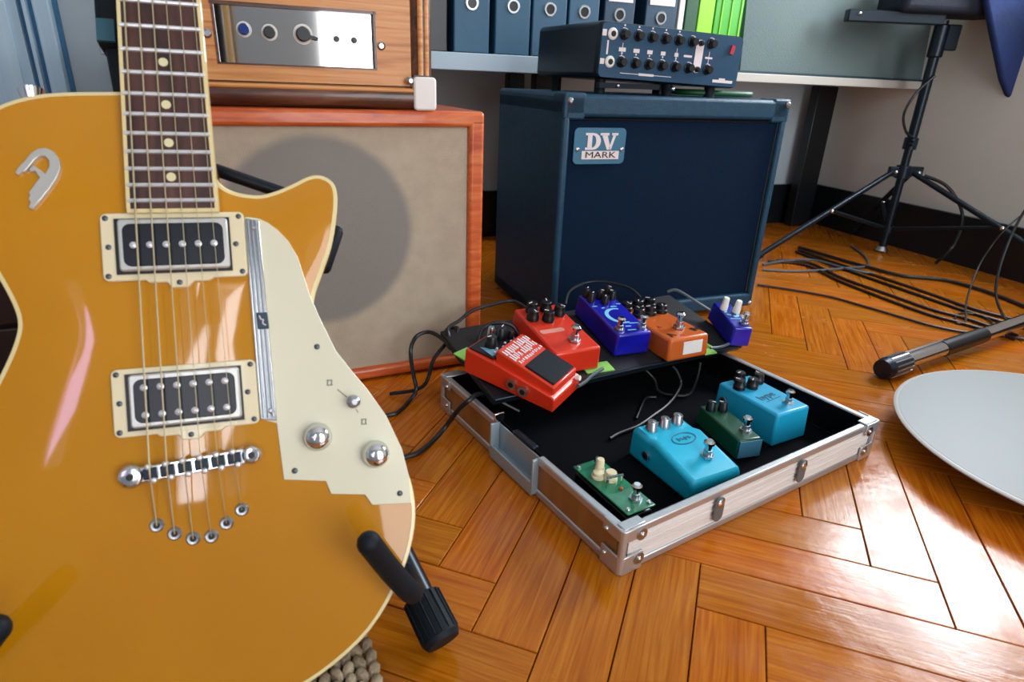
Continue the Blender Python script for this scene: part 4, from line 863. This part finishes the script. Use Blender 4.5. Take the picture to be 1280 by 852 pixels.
for P_ in (P0, P1): b = B(); b.cyl(P_+Vector((0, 0, .0105)), P_+Vector((0, 0, .0112)), .0026, n=6); b.build('post_slot', M_blk, br)
FER = [(-24.9, -39.8), (-14.4, -47.1), (-3.3, -52.3), (8.2, -52.7), (18.3, -45.3), (28.7, -37.6)]
for x, y in FER:
    b = B(); b.lathe([(.0024, -.003), (.0047, -.002), (.0047, .0006), (.0036, .0018), (.0022, .0016), (.0022, -.002)], (x/1000, y/1000, 0), 18); f = b.build('string_ferrule', M_nickel, gt)
    B().cyl((x/1000, y/1000, 0), (x/1000, y/1000, .0012), .0023, n=12).build('ferrule_hole', M_blk, f)
for k in range(6):
    s_ = mid+d_*(-.0255+k*.0104)+Vector((0, 0, .0122)); nx = (-17.5+7*k)/1000
    r_ = (.00062, .00052, .00044, .0003, .00026, .00022)[k]
    b = B(); b.cyl(s_, (nx, .649, .0102), r_, n=6); b.cyl(s_, (FER[k][0]/1000, FER[k][1]/1000, .001), r_, n=6); b.build('string', M_string, gt)
# emblem
EMB = [(-93.7, 203.1), (-91.7, 206.5), (-87.8, 211.1), (-84.4, 216.1), (-80.3, 219.3), (-75.5, 220.1), (-71.1, 217.7), (-68.1, 212.5), (-67.6, 206.1), (-70.0, 199.8), (-74.5, 192.1), (-79.6, 185.1), (-85.2, 178.1), (-87.3, 179.4), (-85.9, 183.2), (-87.1, 185.1), (-86.0, 187.9), (-86.8, 189.5), (-83.4, 194.6), (-80.0, 199.7), (-82.3, 204.3), (-85.0, 203.5), (-85.7, 205.8), (-82.8, 207.9), (-79.4, 205.1), (-76.7, 202.2), (-74.2, 207.1), (-74.0, 211.3), (-76.1, 214.3), (-78.9, 214.3), (-82.3, 211.6), (-85.7, 206.6), (-88.2, 203.5), (-90.2, 203.5), (-92.2, 201.2)]
b = B(); b.prism([(x/1000, y/1000) for x, y in EMB], -.004, .0022); b.build('emblem', M_silver, gt, .0005, label='chrome letter shaped emblem')
b = B(); b.cyl((-.088, .252, -.022), (-.0895, .264, -.022), .003, n=12); b.cyl((-.0893, .262, -.022), (-.0902, .270, -.022), .006, .008, n=16); b.build('strap_button', M_chrome, gt)
# ================================================================== GUITAR STAND
GW = Matrix.Translation(gt.location) @ q.to_matrix().to_4x4() @ Matrix.Scale(1.12, 4)
L2W = lambda x, y, z: GW @ Vector((x, y, z))
st = thing('guitar_stand', 'black tubular guitar stand with foam covered arms holding the amber guitar', 'stand')
hub = L2W(.0, -.02, -.085); foot = L2W(0, -.15, -.08)
B().cyl(L2W(0, -.16, -.075), L2W(0, .42, -.075), .011, n=16).build('upright', M_blkmetal, st)
b = B(); b.T = GW; b.box((-.029, .368, -.05), (.047, .110, .03)); blk = b.build('clamp_block', M_rub, st, .006)
b = B(); b.T = GW; b.box((-.0445, .3235, -.034), (.0115, .017, .003)); b.build('clamp_label', mat('teal_label', '2c6070', .5), blk)
b = B(); b.T = GW; b.box((-.031, .285, -.05), (.028, .07, .02), RZ(6)); b.build('lower_sleeve', M_rub, st, .004)
B().cyl(L2W(-.02, .245, -.07), L2W(.098, .197, -.060), .006, n=14).build('back_arm', M_blkmetal, st)
b = B(); b.cyl(L2W(.098, .197, -.060), L2W(.100, .17, -.056), .008, n=12); b.T = GW @ Matrix.Translation((.1025, .157, -.050)) @ RZ(-22); b.box((0, 0, 0), (.016, .040, .02)); b.build('back_arm_pad', M_rub, st, .005)
B().cyl(L2W(-.15, -.123, -.07), L2W(.147, -.122, -.07), .010, n=14).build('cross_bar', M_blkmetal, st)
for tip, mid_, edge, base in (((.1105, -.063, .052), (.125, -.090, .028), (.1400, -.114, .008), (.146, -.122, -.07)), ((-.098, -.076, .050), (-.120, -.098, .028), (-.1440, -.120, .006), (-.150, -.124, -.07))):
    b = B(); b.tube([L2W(*base), L2W(base[0], base[1], -.03), L2W(*edge), L2W(*mid_), L2W(*tip)], .0092, n=16); b.ball(L2W(*tip), .0092, n=16); b.build('foam_arm', M_rub, st)
fR = Vector((-.052, .424, .0195))
hR = Vector((-.150, .552, .099))
for h_, f_ in ((hR, fR), (Vector((-.36, .50, .099)), Vector((-.52, .33, .020)))):
    d = (f_-h_).normalized(); lg = B().cyl(h_, f_, .0135, n=20).build('leg', M_blkmetal, st)
    b = B(); b.cyl(f_-d*.045, f_-d*.004, .0175, .0185, n=24); b.cyl(f_-d*.004, f_+d*.001, .0185, .016, n=24); rf = b.build('rubber_foot', M_rub, lg)
    for k in range(16):
        a = 2*math.pi*k/16; X_ = d.orthogonal().normalized(); Y_ = d.cross(X_); c_ = X_*math.cos(a)*.0183+Y_*math.sin(a)*.0183
        b = B(); b.cyl(f_-d*.044+c_, f_-d*.006+c_*1.02, .0007, n=6); b.build('rib', M_rub, rf)
B().cyl(hR, Vector((-.36, .50, .099)), .011, n=14).build('axle', M_blkmetal, st)
B().cyl(L2W(0, -.10, -.075), Vector((-.26, .93, .012)), .009, n=12).build('rear_leg', M_blkmetal, st)
# dark chest seen through the waist of the guitar
t = thing('dark_wooden_chest', 'low dark wooden chest behind the waist of the guitar at the left edge', 'chest', (-1.05, 1.02, 0), math.radians(23))
for k in range(4): B().box((0, 0, .045+k*.085), (.55, .30, .080)).build('board', M_dkwood, t, .004)
B().box((0, .004, .175), (.54, .29, .33)).build('carcass', M_blk, t)
